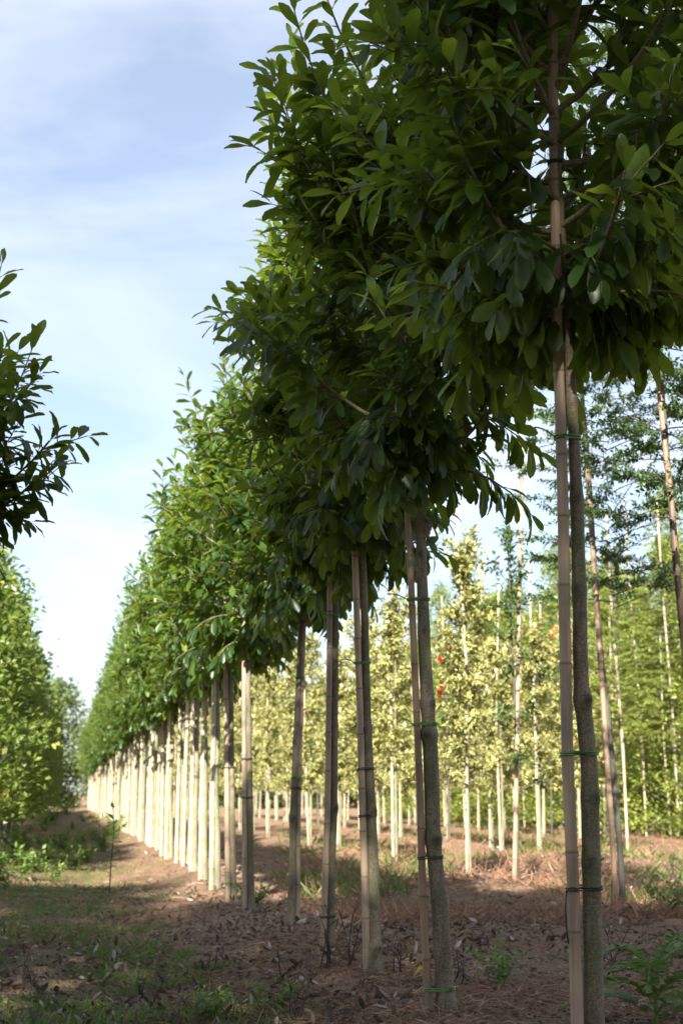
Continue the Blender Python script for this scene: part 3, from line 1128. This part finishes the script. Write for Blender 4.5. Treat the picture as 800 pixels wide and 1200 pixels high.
def holly(x, y, label, clabel, v=None, sc=None):
    z = g1(x, y)
    k = rng.integers(5) if v is None else v
    t = tag(obj('variegated_holly', None, loc=(x, y, z - .02), rotz=rng.uniform(0, 6.28), scale=sc or rng.uniform(.9, 1.08)), label, 'tree', HG)
    obj('trunk', HVAR[k][0], t)
    tag(obj('crown', HVAR[k][1], t), kind='stuff')
    c = tag(obj('bamboo_cane', CVAR[rng.integers(4)], loc=(x - .05, y - .03, z - .02), rotz=rng.uniform(0, 6.28), scale=(1, 1, rng.uniform(.9, 1.08))), clabel, 'cane', HC)
    c.rotation_euler = (rng.normal(0, .012), rng.normal(0, .012), rng.uniform(0, 6.28))


def row_y(X, px):
    """place along the row at X that shows at pixel column px"""
    th = YAW + math.atan((px - 400) / F)
    return X / math.tan(th)


for q, (px, py) in enumerate([(551, 1034), (464, 1016)]):
    p = pix_ground(px, py)
    holly(p[0], p[1], ['yellow-edged holly on a leaning cane between the knuckled laurel and the dark sapling',
                       'yellow-edged holly behind and between the two shaded laurels on dark tied stems'][q],
          ['leaning pale cane of the holly beside the dark sapling', 'pale cane seen between the two dark laurel stems'][q], v=q)
y = pix_ground(464, 1016)[1] + 2.6
while y < 62:
    holly(4.55 + rng.normal(0, .12), y, 'sunlit yellow-edged holly of the first row behind the laurels', 'pale cane in the first holly row behind the laurels')
    y += 2.1 + rng.normal(0, .25)
y = 21.5
while y < 62:
    holly(7.6 + rng.normal(0, .12), y, 'sunlit yellow-edged holly of the second row behind the laurels', 'tall pale cane in the second holly row')
    y += 1.5 + rng.normal(0, .15)
y = 27.5
while y < 70:
    holly(10.6 + rng.normal(0, .12), y, 'sunlit yellow-edged holly of the third row behind the laurels', 'tall pale cane in the third holly row')
    y += 1.5 + rng.normal(0, .15)


# dark shiny-leaved sapling on its own cane
def dark_sapling():
    b = pix_ground(606, 1045)
    b[2] = g1(b[0], b[1]) - .02
    dep = depth_of(b)
    wood = Soup()
    zz = np.linspace(0, 3.7, 14)
    pts = np.stack([0.02 * np.sin(zz * 1.3), 0.01 * np.cos(zz) - .01, zz], -1)
    tube(wood, pts, np.linspace(.018, .006, 14), 7)
    LV = holly_parts(61, 3.8, z0=.9, rmax=.42, nb=26, size=.075, gap=.3, wood=wood)
    t = tag(obj('dark_leaved_sapling', None, loc=b), 'slim sapling with dark shiny leaves on a tall dark cane', 'tree')
    obj('trunk', wood.mesh('trunk', M_BARK_DARK), t)
    s = Soup()
    bake(s, LV.frames(), 'holly')
    tag(obj('crown', s.mesh('crown', M_DARKHOLLY), t), kind='stuff')
    sp = np.array([pix_at(602, 1045, dep), pix_at(604, 950, dep), pix_at(607, 750, dep), pix_at(612, 512, dep)])
    sp[0, 2] = b[2]
    tag(obj('bamboo_cane', stake_soup(sp - b, .024, 3, node=.3).mesh('bamboo_cane', M_BAMBOO), loc=b), 'tall cane standing beside the slim dark-leaved sapling', 'cane')


dark_sapling()


# saplings with red young leaves
def red_sapling(px, X, size, label, n):
    y = row_y(X, px)
    z = g1(X, y)
    t = tag(obj('red_leaved_sapling', None, loc=(X, y, z - .02)), label, 'tree', 'saplings with red young leaves')
    wood = Soup()
    tube(wood, np.array([[0, 0, 0], [.02, 0, 1.6], [0, .01, size - .1]]), [.022, .018, .006], 7)
    LV = holly_parts(int(px), size, z0=1.4, rmax=.5, nb=30, wood=wood, size=.09)
    obj('trunk', wood.mesh('trunk', M_BARK_DARK), t)
    s = Soup()
    bake(s, LV.frames(), 'holly')
    tag(obj('crown', s.mesh('crown', M_WEED), t), kind='stuff')
    r2 = np.random.default_rng(int(px))
    for k in range(n):
        c = np.array([r2.normal(0, .22), r2.normal(0, .22), size - .15 - k * r2.uniform(.12, .25)])
        L2 = Leaves()
        m = 16
        d = unit(r2.normal(0, 1, (m, 3)) + [0, 0, .5])
        L2.add(np.repeat(c[None], m, 0), d, r2.normal(0, 1, (m, 3)), .12, r2.uniform(0, 1, m))
        s2 = Soup()
        bake(s2, L2.frames(), 'holly')
        obj('leaf_tuft', s2.mesh('leaf_tuft', M_RED), t)


red_sapling(522, 7.3, 3.9, 'sapling with tufts of bright red young leaves beside the knuckled laurel', 8)
red_sapling(372, 7.3, 4.2, 'sapling with small red leaf tufts seen between the shaded laurel stems', 5)
red_sapling(640, 10.2, 4.6, 'sapling with red tufts behind the bent-stemmed laurel', 5)


# ------------------------------------------------------------------ tall airy trees with small oval leaves
def feather_parts(seed, height, z0, rmax, nb, wood, size=.044):
    rng = np.random.default_rng(seed)
    LV = Leaves()
    for k in range(nb):
        f = (k + rng.uniform(0, 1)) / nb
        zb = z0 + f * (height - z0)
        az = k * GA + rng.normal(0, .5)
        r = rmax * (1 - .7 * f ** 1.6) * rng.uniform(.4, 1.05)
        out = np.array([math.cos(az), math.sin(az), 0])
        a = np.array([0, 0, zb])
        P = bez(a, a + out * r * .5 + [0, 0, .10], a + out * r + [0, 0, rng.uniform(-.05, .22)], 7)
        tube(wood, P, np.linspace(.006, .002, 7), 4)
        nt = int(5 + r * 15)
        for j in range(nt):
            t = rng.uniform(.15, 1)
            s0 = np.array([np.interp(t * 6, range(7), P[:, q]) for q in range(3)])
            dr = unit(out * .8 + np.cross(out, [0, 0, 1]) * rng.normal(0, .9) + [0, 0, rng.normal(.1, .25)])
            ln = rng.uniform(.08, .26)
            Q = np.array([s0, s0 + dr * ln * .5 + [0, 0, .01], s0 + dr * ln])
            tube(wood, Q, np.linspace(.0025, .0012, 3), 3)
            shoot_leaves(LV, rng, Q, .0095, size, 60, 30, .05, .4, .15)
    return LV


def airy_tree(base, stake_px, depth_px, seed, height, label, clabel, z0=2.6, lean=(0, 0), mat=None):
    b = np.array(base)
    dep = depth_of(b)
    wood = Soup()
    zz = np.linspace(0, height, 16)
    pts = np.stack([lean[0] * zz + .015 * np.sin(zz * 2), lean[1] * zz, zz], -1)
    tube(wood, pts, np.linspace(.030, .006, 16), 8)
    LV = feather_parts(seed, height, z0, 1.0, 74, wood)
    fr = LV.frames()
    fr[0][:, 0] += lean[0] * fr[0][:, 2]
    fr[0][:, 1] += lean[1] * fr[0][:, 2]
    t = tag(obj('small_leaved_tree', None, loc=b), label, 'tree', 'airy small-leaved trees behind the laurel row')
    obj('trunk', wood.mesh('trunk', M_BARK_DARK), t)
    s = Soup()
    bake(s, fr, 'small')
    tag(obj('crown', s.mesh('crown', mat or M_FEATHER), t), kind='stuff')
    sp = np.array([pix_at(px, py, dep - .03) for px, py in stake_px])
    sp[0, 2] = b[2] - .02
    tag(obj('bamboo_cane', stake_soup(sp - b, .023, seed, node=.3).mesh('bamboo_cane', M_BAMBOO_PALE if mat else M_BAMBOO_RED), loc=b), clabel, 'cane')


b1 = pix_ground(730, 1072)
b1[2] = g1(b1[0], b1[1]) - .02
airy_tree(b1, [(722, 1072), (715, 950), (699, 720), (684, 500), (676, 380)], None, 301, 6.6,
          'airy small-leaved tree right behind the bent-stemmed laurel', 'brown cane of the airy tree behind the bent-stemmed laurel', z0=2.5, lean=(-.048, 0))
b2 = pix_at(838, 1110, 9.4)
b2[2] = g1(b2[0], b2[1]) - .02
airy_tree(b2, [(826, 1100), (800, 740), (783, 560), (765, 390), (752, 250)], None, 302, 6.4,
          'airy small-leaved tree standing clear of the laurels on a leaning cane', 'leaning brown cane of the airy tree standing clear', z0=2.75, lean=(-.055, .0))
for q, (px, py, h) in enumerate([(757, 983, 5.6), (735, 1000, 5.2), (795, 985, 6.0)]):
    p = pix_ground(px, py)
    p[2] = g1(p[0], p[1]) - .02
    d = depth_of(p)
    airy_tree(p, [(px, py), (px - 6, py - 130), (px - 20, py - 300), (px - 26, py - 400)], None, 310 + q, h,
              ['sunlit small-leaved tree on a pale leaning pair of canes', 'small-leaved tree with a crooked grey stem by the pale canes', 'small-leaved tree beyond the dry brush'][q],
              ['pale leaning cane of the sunlit small-leaved tree', 'cane beside the crooked grey stem', 'cane of the tree beyond the dry brush'][q], z0=1.9, lean=(-.02, 0), mat=M_LIME)


# ------------------------------------------------------------------ masses of foliage: lime rows, left row, wood, windbreak
def cloud_parts(seed, n_cl, per, zlo, zhi, radius, spread, size, v0=.5, up=.6):
    rng = np.random.default_rng(seed)
    f = np.sort(rng.uniform(0, 1, n_cl))
    zc = zlo + f * (zhi - zlo)
    rr = radius(f) * np.sqrt(rng.uniform(0.12, 1, n_cl))
    az = rng.uniform(0, 6.283, n_cl)
    C = np.stack([rr * np.cos(az), rr * np.sin(az), zc], -1)
    cv = rng.normal(0, .16, n_cl)
    P = np.repeat(C, per, 0) + rng.normal(0, 1, (n_cl * per, 3)) * spread
    out = unit(np.repeat(C * [1, 1, 0], per, 0) + 1e-6)
    d = out * .7 + rng.normal(0, .6, P.shape) + [0, 0, up * .5]
    u = rng.normal(0, .5, P.shape) + [0, 0, .9]
    LV = Leaves()
    LV.add(P, d, u, size * rng.uniform(.7, 1.25, len(P)), np.clip(v0 + np.repeat(cv, per) + rng.normal(0, .15, len(P)), 0, 1))
    return LV, C


def mass_tree(seed, mat, bark, n_cl, per, zlo, zhi, radius, spread, size, tpl='small', r0=.05, limbs=0.35, v0=.5):
    LV, C = cloud_parts(seed, n_cl, per, zlo, zhi, radius, spread, size, v0)
    wood = Soup()
    zz = np.linspace(0, zhi - .1 * (zhi - zlo), 10)
    rng = np.random.default_rng(seed)
    ax = np.stack([np.cumsum(rng.normal(0, r0 * .3, 10)), np.cumsum(rng.normal(0, r0 * .3, 10)), zz], -1)
    ax[0, :2] = 0
    tube(wood, ax, np.linspace(r0, r0 * .15, 10), 8)
    for c in C[rng.uniform(0, 1, len(C)) < limbs]:
        zb = max(zlo * .8, c[2] - .5 * np.hypot(c[0], c[1]) - .1)
        a = np.array([np.interp(zb, zz, ax[:, 0]), np.interp(zb, zz, ax[:, 1]), zb])
        tube(wood, bez(a, (a + c) / 2 + [0, 0, -.05], c, 4), np.linspace(r0 * .25, r0 * .06, 4), 4)
    s = Soup()
    bake(s, LV.frames(), tpl)
    return wood.mesh('trunk', bark), s.mesh('crown', mat)


def place(name, v, x, y, label, cat, group, sc=1.0, rz=None):
    t = tag(obj(name, None, loc=(x, y, g1(x, y) - .03), rotz=rng.uniform(0, 6.28) if rz is None else rz, scale=sc), label, cat, group)
    obj('trunk', v[0], t)
    tag(obj('crown', v[1], t), kind='stuff')
    return t


# lime-green rows at the far right
XV = [mass_tree(900 + k, M_LIME, M_BARK_PALE, 330, 24, .2, 6.9 + .5 * k, lambda f: 1.05 * (1 - f) ** .65 + .06, (.15, .15, .11), .105) for k in range(3)]
rng = np.random.default_rng(31)
for X, y0, y1, lab in ((13.6, 19.5, 62, 'lime green feathery young tree of the row behind the third holly row'),
                       (16.8, 24.0, 70, 'lime green feathery young tree of the middle conifer row'),
                       (20.2, 29.0, 80, 'tall lime green feathery tree of the rearmost row')):
    y = y0
    q = 0
    while y < y1:
        place('feathery_conifer', XV[rng.integers(3)], X + rng.normal(0, .15), y, lab, 'tree', 'lime green trees in rows at the back', rng.uniform(.78, 1.12))
        if q % 2 == 0:
            tag(obj('bamboo_cane', CVAR[rng.integers(4)], loc=(X - .5, y - .6, g1(X - .5, y - .6) - .02), rotz=rng.uniform(0, 6), scale=(1, 1, rng.uniform(.9, 1.2))),
                lab.replace('feathery young tree', 'row cane').replace('feathery tree', 'row cane').replace('lime green', 'pale bamboo').replace('tall pale', 'pale'), 'cane', 'canes in the lime green rows')
        y += 1.75 + rng.normal(0, .2)
        q += 1

# broad-leaved row on the other side of the path
BV = [mass_tree(950 + k, M_LEFT, M_BARK_DARK, 190, 30, .75, 4.2 + .25 * k, lambda f: .12 + .95 * np.sin(np.pi * np.clip(f ** .8 * .8 + .2, 0, 1)) ** .8, (.13, .13, .12), .105, tpl='holly') for k in range(3)]
rng = np.random.default_rng(33)
y, q = 18.8, 0
while y < 80:
    place('broadleaf_tree', BV[q % 3], -1.3 + rng.normal(0, .06), y,
          ('leafy young tree first in the row across the path from the canes' if q == 0 else 'leafy light green young tree of the row across the path from the canes'),
          'tree', 'leafy trees across the path', rng.uniform(.9, 1.05))
    y += 1.6 + rng.normal(0, .1)
    q += 1

# the wood closing the view
WV = [mass_tree(970 + k, M_WOOD, M_BARK_DARK, 190, 40, .15, 9 + k, lambda f: 2.9 * np.sin(np.pi * np.clip(f * .85 + .12, 0, 1)) ** .8, (.42, .42, .36), .36, r0=.16) for k in range(3)]
rng = np.random.default_rng(35)
for q in range(36):
    x = -22 + q * 2.7 + rng.normal(0, .6)
    y = 104 + rng.normal(0, 4)
    place('woodland_tree', WV[q % 3], x, y, 'rounded green tree of the distant wood closing the rows', 'tree', 'trees of the distant wood', rng.uniform(.8, 1.1))

# tall unseen windbreak behind the camera, built to throw the shade over the foreground
PV = [mass_tree(990 + k, M_POPLAR, M_BARK_DARK, 225, 34, 1.6, 15.2 + .7 * k, lambda f: 2.0 * np.sin(np.pi * np.clip(f * .9 + .1, 0, 1)) ** .55, (.38, .38, .40), .30, r0=.2, limbs=.2) for k in range(2)]
rng = np.random.default_rng(37)
for q in range(10):
    lat = -13.2 + q * 2.2
    p = FWD * (-9.0 + rng.normal(0, .5)) + RIGHT * lat
    place('windbreak_poplar', PV[q % 2], p[0], p[1], 'tall dense poplar of the unseen windbreak shading the near trees', 'tree', 'poplars of the unseen windbreak', rng.uniform(.965, 1.055))


# ------------------------------------------------------------------ ground cover
def on_ground(x, y, lift=0.0):
    return np.stack([x, y, gh(x, y) + lift], -1)


def scatter(rng, n, dmin, dmax, umin=-40, umax=840):
    """places spread evenly over the picture columns, denser near"""
    dep = dmin * (dmax / dmin) ** rng.uniform(0, 1, n)
    u = rng.uniform(umin, umax, n)
    lat = (u - 400) / F * dep * 1.03
    return FWD[0] * dep + RIGHT[0] * lat, FWD[1] * dep + RIGHT[1] * lat


def carpet(name, label, cat, mat, tpl, rng, x, y, size, up, flat, var, lift=0.0, seedvar=.2):
    n = len(x)
    LV = Leaves()
    d = rng.normal(0, 1, (n, 3)) * [1, 1, flat] + [0, 0, up]
    LV.add(on_ground(x, y, lift), d, rng.normal(0, 1, (n, 3)) * [1, 1, .3] + ([0, 0, 1.2] if up < .5 else [0, 0, .01]), size, var)
    s = Soup()
    bake(s, LV.frames(), tpl)
    return tag(obj(name, s.mesh(name, mat)), label, cat, kind='stuff')


rng = np.random.default_rng(51)
# grass in the aisle
x, y = scatter(rng, 52000, 5.0, 40, -60, 470)
dens = (vnoise(x * 1.7, y * 1.3, 11) * .6 + vnoise(x * 5, y * 4, 12) * .4)
keep = (dens > .46 + .24 * np.clip((x - .55) / .7, 0, 1)) & (x < 1.35) & (x > -1.6)
x, y = x[keep], y[keep]
carpet('grass', 'short thin grass growing along the shaded path', 'grass', M_GRASS, 'blade', rng, x, y, rng.uniform(.03, .09, len(x)), .7, .35, np.clip(rng.normal(.4, .25, len(x)), 0, 1))
# dry grass and needles on the row mounds
x, y = scatter(rng, 95000, 5.0, 45)
dens = vnoise(x * 1.3 + 5, y * 1.1, 13)
keep = (dens > .42) & ((x > .75) | (dens > .56) | ((x > .2) & (y > 12)))
x, y = x[keep], y[keep]
carpet('dry_grass', 'reddish brown dry stems and needles covering the soil', 'dry grass', M_DRY, 'needle', rng, x, y, rng.uniform(.04, .13, len(x)), .15, .25, rng.uniform(0, 1, len(x)), .008)
# tufts of standing dry weed further back
x, y = scatter(rng, 22000, 11.0, 45, 330, 840)
keep = (vnoise(x * .8, y * .7, 14) > .5) & (x > 2.2)
x, y = x[keep], y[keep]
carpet('dry_brush', 'rusty dry brush standing among the canes behind', 'dry brush', M_DRY, 'needle', rng, x, y, rng.uniform(.08, .26, len(x)), .6, .4, rng.uniform(0, .9, len(x)))
x, y = scatter(rng, 11000, 13, 45, 330, 840)
keep = (vnoise(x * .7 + 3, y * .6, 15) > .55) & (x > 2.4)
x, y = x[keep], y[keep]
carpet('green_undergrowth', 'patches of green grass among the canes behind', 'grass', M_GRASS, 'blade', rng, x, y, rng.uniform(.08, .25, len(x)), 1.0, .3, rng.uniform(0, .8, len(x)))
# fallen leaves
x, y = scatter(rng, 7000, 4.9, 26)
keep = vnoise(x * 1.1, y * 1.1, 16) > .34
x, y = x[keep], y[keep]
carpet('leaf_litter', 'curled brown and grey fallen leaves on the soil', 'leaf litter', M_LITTER, 'dry', rng, x, y, rng.uniform(.022, .068, len(x)), .06, .4, rng.uniform(0, 1, len(x)) ** 1.15, .012)


# crumbs of soil and pebbles
def crumbs(name, label, cat, mat, n, seed, lo, hi):
    rng = np.random.default_rng(seed)
    x, y = scatter(rng, n, 4.9, 16)
    r = rng.uniform(lo, hi, n)
    base = np.array([[-1, -1, -.6], [1, -1, -.6], [1, 1, -.6], [-1, 1, -.6], [-.7, -.7, .7], [.7, -.7, .7], [.7, .7, .7], [-.7, .7, .7]]) * .7
    Q = np.array([[0, 3, 2, 1], [4, 5, 6, 7], [0, 1, 5, 4], [1, 2, 6, 5], [2, 3, 7, 6], [3, 0, 4, 7]])
    th = rng.uniform(0, 6.28, n)
    B = base[None] * rng.uniform(.55, 1.25, (n, 8, 3)) * r[:, None, None]
    X = B[..., 0] * np.cos(th)[:, None] - B[..., 1] * np.sin(th)[:, None]
    Y = B[..., 0] * np.sin(th)[:, None] + B[..., 1] * np.cos(th)[:, None]
    V = np.stack([X, Y, B[..., 2]], -1) + on_ground(x, y)[:, None, :]
    QQ = Q[None] + (np.arange(n) * 8)[:, None, None]
    s = Soup()
    s.add(V.reshape(-1, 3), QQ.reshape(-1, 4))
    tag(obj(name, s.mesh(name, mat)), label, cat, kind='stuff')


crumbs('soil_crumbs', 'loose crumbs of brown soil between the fallen leaves', 'soil', M_CLOD, 9000, 61, .006, .024)
crumbs('pebbles', 'small pale stones scattered on the soil', 'pebbles', M_PEBBLE, 350, 62, .008, .022)

# ------------------------------------------------------------------ single plants
def weed_mesh(seed, n, h, leaf, mat=M_WEED, tpl='holly'):
    rng = np.random.default_rng(seed)
    LV = Leaves()
    st = Soup()
    for k in range(n):
        a = np.array([rng.normal(0, .06), rng.normal(0, .06), -.02])
        hh = h * rng.uniform(.5, 1)
        c = a + [rng.normal(0, .16) * h / .4, rng.normal(0, .16) * h / .4, hh]
        P = bez(a, a + [0, 0, hh * .6], c, 6)
        tube(st, P, np.linspace(.004, .0015, 6), 4, a=.2)
        shoot_leaves(LV, rng, P[1:], .028, leaf, 66, 35, .15, .4, .3)
    s = Soup()
    bake(s, LV.frames(), tpl)
    return s.mesh('foliage', mat), st.mesh('stem', mat)


WEEDS = [weed_mesh(1 + k, 9 + 2 * k, .34 + .09 * k, .095) for k in range(4)]
rng = np.random.default_rng(71)
wn_ = 0
for px, py in [(20, 1010), (48, 992), (10, 985), (70, 985), (92, 992), (35, 965), (62, 968), (85, 972), (110, 985), (25, 1030), (58, 1012), (4, 1050), (120, 1000), (98, 965), (78, 955),
               (100, 1008), (45, 955), (15, 960), (68, 950), (134, 985), (30, 998), (75, 1003), (52, 975), (5, 1018), (88, 1018), (112, 968), (40, 1022), (18, 975), (64, 1030)]:
    p = pix_ground(px, py)
    k = rng.integers(4)
    t = tag(obj('leafy_weed', None, loc=(p[0], p[1], g1(p[0], p[1])), rotz=rng.uniform(0, 6), scale=rng.uniform(.5, 1.1) * (1.2 if py < 975 else .9)),
            'bushy green weed growing at the sunlit end of the path', 'weed', 'weeds on the path')
    tag(obj('foliage', WEEDS[k][0], t), kind='stuff')
    obj('stem', WEEDS[k][1], t)
for px, py, lab, sc in [(300, 1068, 'small green weed at the foot of the laurel at the shade edge', .5), (250, 1190, 'tiny green seedling among the litter near the path', .35),
                        (330, 1183, 'small round-leaved seedling beside curled dead leaves', .35), (700, 1010, 'weed at the brown cane of the airy tree', .8),
                        (585, 1165, 'low green weed between the knuckled and the bent laurel', .5), (790, 1085, 'grassy weed by the fallen twigs', .6)]:
    p = pix_ground(px, py)
    t = tag(obj('leafy_weed', None, loc=(p[0], p[1], g1(p[0], p[1])), rotz=rng.uniform(0, 6), scale=sc), lab, 'weed')
    tag(obj('foliage', WEEDS[1][0], t), kind='stuff')
    obj('stem', WEEDS[1][1], t)

# self-sown sapling at the edge of the shade
p = pix_ground(128, 1050)
st = Soup()
r7 = np.random.default_rng(7)
P = np.array([[0, 0, -.02], [.01, 0, .3], [.03, .01, .6], [.02, .02, .85]])
tube(st, P, [.007, .006, .005, .003], 6)
L7 = Leaves()
shoot_leaves(L7, r7, P[1:], .05, .12, 75, 40, .35, .2, .1)
s = Soup()
bake(s, L7.frames(), 'holly')
t = tag(obj('self_sown_sapling', None, loc=(p[0], p[1], g1(p[0], p[1]))), 'thin dark seedling tree standing at the edge of the path shade', 'sapling')
obj('stem', st.mesh('stem', M_STALK), t)
tag(obj('foliage', s.mesh('foliage', M_LEFT), t), kind='stuff')


# lobed thistle at the right
def thistle(px, py, scale, label):
    p = pix_ground(px, py)
    t = tag(obj('thistle', None, loc=(p[0], p[1], g1(p[0], p[1]) - .01), scale=scale), label, 'plant')
    r = np.random.default_rng(13)
    for k in range(11):
        az = k * GA
        el = .25 + .75 * (k / 11)
        out = np.array([math.cos(az), math.sin(az), 0])
        side = np.array([-math.sin(az), math.cos(az), 0])
        ln = r.uniform(.24, .36)
        a = np.array([0, 0, .02 + .2 * k / 11])
        P = bez(a, a + out * ln * .45 * math.cos(el) + [0, 0, ln * .75 * math.sin(el) + .06], a + out * ln + [0, 0, ln * .35 * math.sin(el)], 9)
        s = Soup()
        tube(s, P, np.linspace(.004, .0012, 9), 4, a=.9)
        LV = Leaves()
        for q in range(1, 9):
            w = .085 * math.sin(math.pi * (q / 9) ** .8) + .02
            tan = unit(P[min(q + 1, 8)] - P[q - 1])
            for sg in (-1, 1):
                LV.add(P[q], side * sg + tan * .55 + [0, 0, .15], np.array([0, 0, 1.0]) + r.normal(0, .15, 3), w * r.uniform(.9, 1.15), r.uniform(.2, .7))
        LV.add(P[8], P[8] - P[7], [0, 0, 1.0], .05, .5)
        bake(s, LV.frames(), 'holly')
        obj('leaf', s.mesh('leaf', M_WEED), t)
    s = Soup()
    tube(s, np.array([[0, 0, -.02], [0.005, 0, .12], [0, .004, .26]]), [.011, .009, .005], 7, a=.8)
    obj('stem', s.mesh('stem', M_WEED), t)


thistle(768, 1205, 1.15, 'lobed green thistle rosette growing beside the bent laurel stem')
thistle(800, 1120, .5, 'small lobed thistle half hidden by dry twigs')


# dead stalks
def dead_stalk(px, py, h, seed, label, n=4):
    p = pix_ground(px, py)
    r = np.random.default_rng(seed)
    s = Soup()
    for k in range(n):
        hh = h * r.uniform(.5, 1)
        a = np.array([r.normal(0, .02), r.normal(0, .02), -.02])
        c = a + [r.normal(0, .22) * h, r.normal(0, .22) * h, hh]
        P = bez(a, a + [r.normal(0, .03), 0, hh * .5], c, 7)
        tube(s, P, np.linspace(.0045, .0015, 7), 5)
        for j in range(4):
            q = r.integers(2, 6)
            d = r.normal(0, .1, 3) * h + [0, 0, .08 * h]
            tube(s, np.array([P[q], P[q] + d * .6, P[q] + d]), [.0022, .0016, .001], 4)
    L = Leaves()
    m = 10
    k = r.integers(0, len(s.V), m)
    L.add(np.array([s.V[q][r.integers(len(s.V[q]))] for q in k]), r.normal(0, 1, (m, 3)) - [0, 0, .6], r.normal(0, 1, (m, 3)), r.uniform(.02, .05, m), .1)
    t = tag(obj('dead_weed', None, loc=(p[0], p[1], g1(p[0], p[1]))), label, 'dead weed', 'dead weeds standing on the soil')
    obj('stem', s.mesh('stem', M_STALK), t)
    s2 = Soup()
    bake(s2, L.frames(), 'dry')
    tag(obj('withered_leaves', s2.mesh('withered_leaves', M_LITTER), t), kind='stuff')


for q, (px, py, h, lab) in enumerate([(384, 1150, .42, 'dark dead weed at the foot of the half-hidden laurel stem'), (410, 1155, .42, 'dry branched weed between two shaded laurel stems'),
                                      (467, 1160, .32, 'dead weed between the knuckled laurel and the one after it'), (712, 1150, .36, 'bare dark twigs leaning beside the bent laurel stem'),
                                      (564, 1120, .2, 'small dead weed on the soil behind the knuckled laurel'), (245, 1140, .16, 'stubby dark dead stump of a weed near the path'),
                                      (27, 1165, .3, 'thin dry stalk standing in the shaded grass'), (176, 1165, .25, 'pale leaning dry stalk on the shaded path'),
                                      (455, 1060, .3, 'dry weed tuft behind the shaded laurel stems'), (700, 1045, .55, 'tall dry weed by the airy tree'),
                                      (765, 1010, .5, 'dry weed thicket in front of the lime trees'), (790, 1030, .45, 'dry branching weed beside the dry brush'),
                                      (348, 1195, .2, 'low dead weed among curled leaves'), (530, 1165, .22, 'dead twig tuft at the split cane')]):
    dead_stalk(px, py, h, 200 + q, lab)


# fallen twigs
def twig(px, py, px2, py2, r, label, seed):
    a, b = pix_ground(px, py), pix_ground(px2, py2)
    n = 9
    t = np.linspace(0, 1, n)[:, None]
    P = a * (1 - t) + b * t
    rr = np.random.default_rng(seed)
    P[:, :2] += rr.normal(0, .012, (n, 2))
    P[:, 2] = gh(P[:, 0], P[:, 1]) + r * .6
    P[1:-1, 2] += .02
    o = P[0].copy()
    s = Soup()
    tube(s, P - o, np.linspace(r, r * .4, n), 6)
    for k in (3, 5, 6):
        d = rr.normal(0, .08, 3)
        d[2] = abs(d[2])
        tube(s, np.array([P[k] - o, P[k] - o + d * .6, P[k] - o + d]), [r * .4, r * .3, r * .15], 4)
    tag(obj('fallen_twig', s.mesh('fallen_twig', M_STALK), loc=o), label, 'twig', 'twigs lying on the ground')


twig(745, 1040, 800, 1075, .009, 'long dark twig lying past the airy tree', 1)
twig(755, 1060, 800, 1058, .006, 'thin twig crossing the long dark one', 2)
twig(310, 1170, 335, 1152, .010, 'short weathered twig lying among curled leaves', 3)
twig(400, 1188, 470, 1150, .004, 'pale thin stem lying at the dead weeds', 4)
twig(180, 1150, 192, 1105, .005, 'thin dry stem on the shaded path', 5)

# one yellow leaf
p = pix_ground(485, 1170)
TV, TQ, TE = TPL['holly']
V = TV.copy() * .105
V[:, 2] += .03 * np.sin(V[:, 1] / .105 * 3)
V[:, 2] += .01
yl = obj('fallen_leaf', mesh_np('fallen_leaf', V, TQ, M_YELLOW, {'var': np.zeros(len(V)), 'edge': TE}), loc=(p[0], p[1], g1(p[0], p[1]) + .012), rotz=1.9)
yl.rotation_euler = (.45, .2, -1.75)
tag(yl, 'single bright yellow leaf lying before the knuckled laurel', 'leaf')
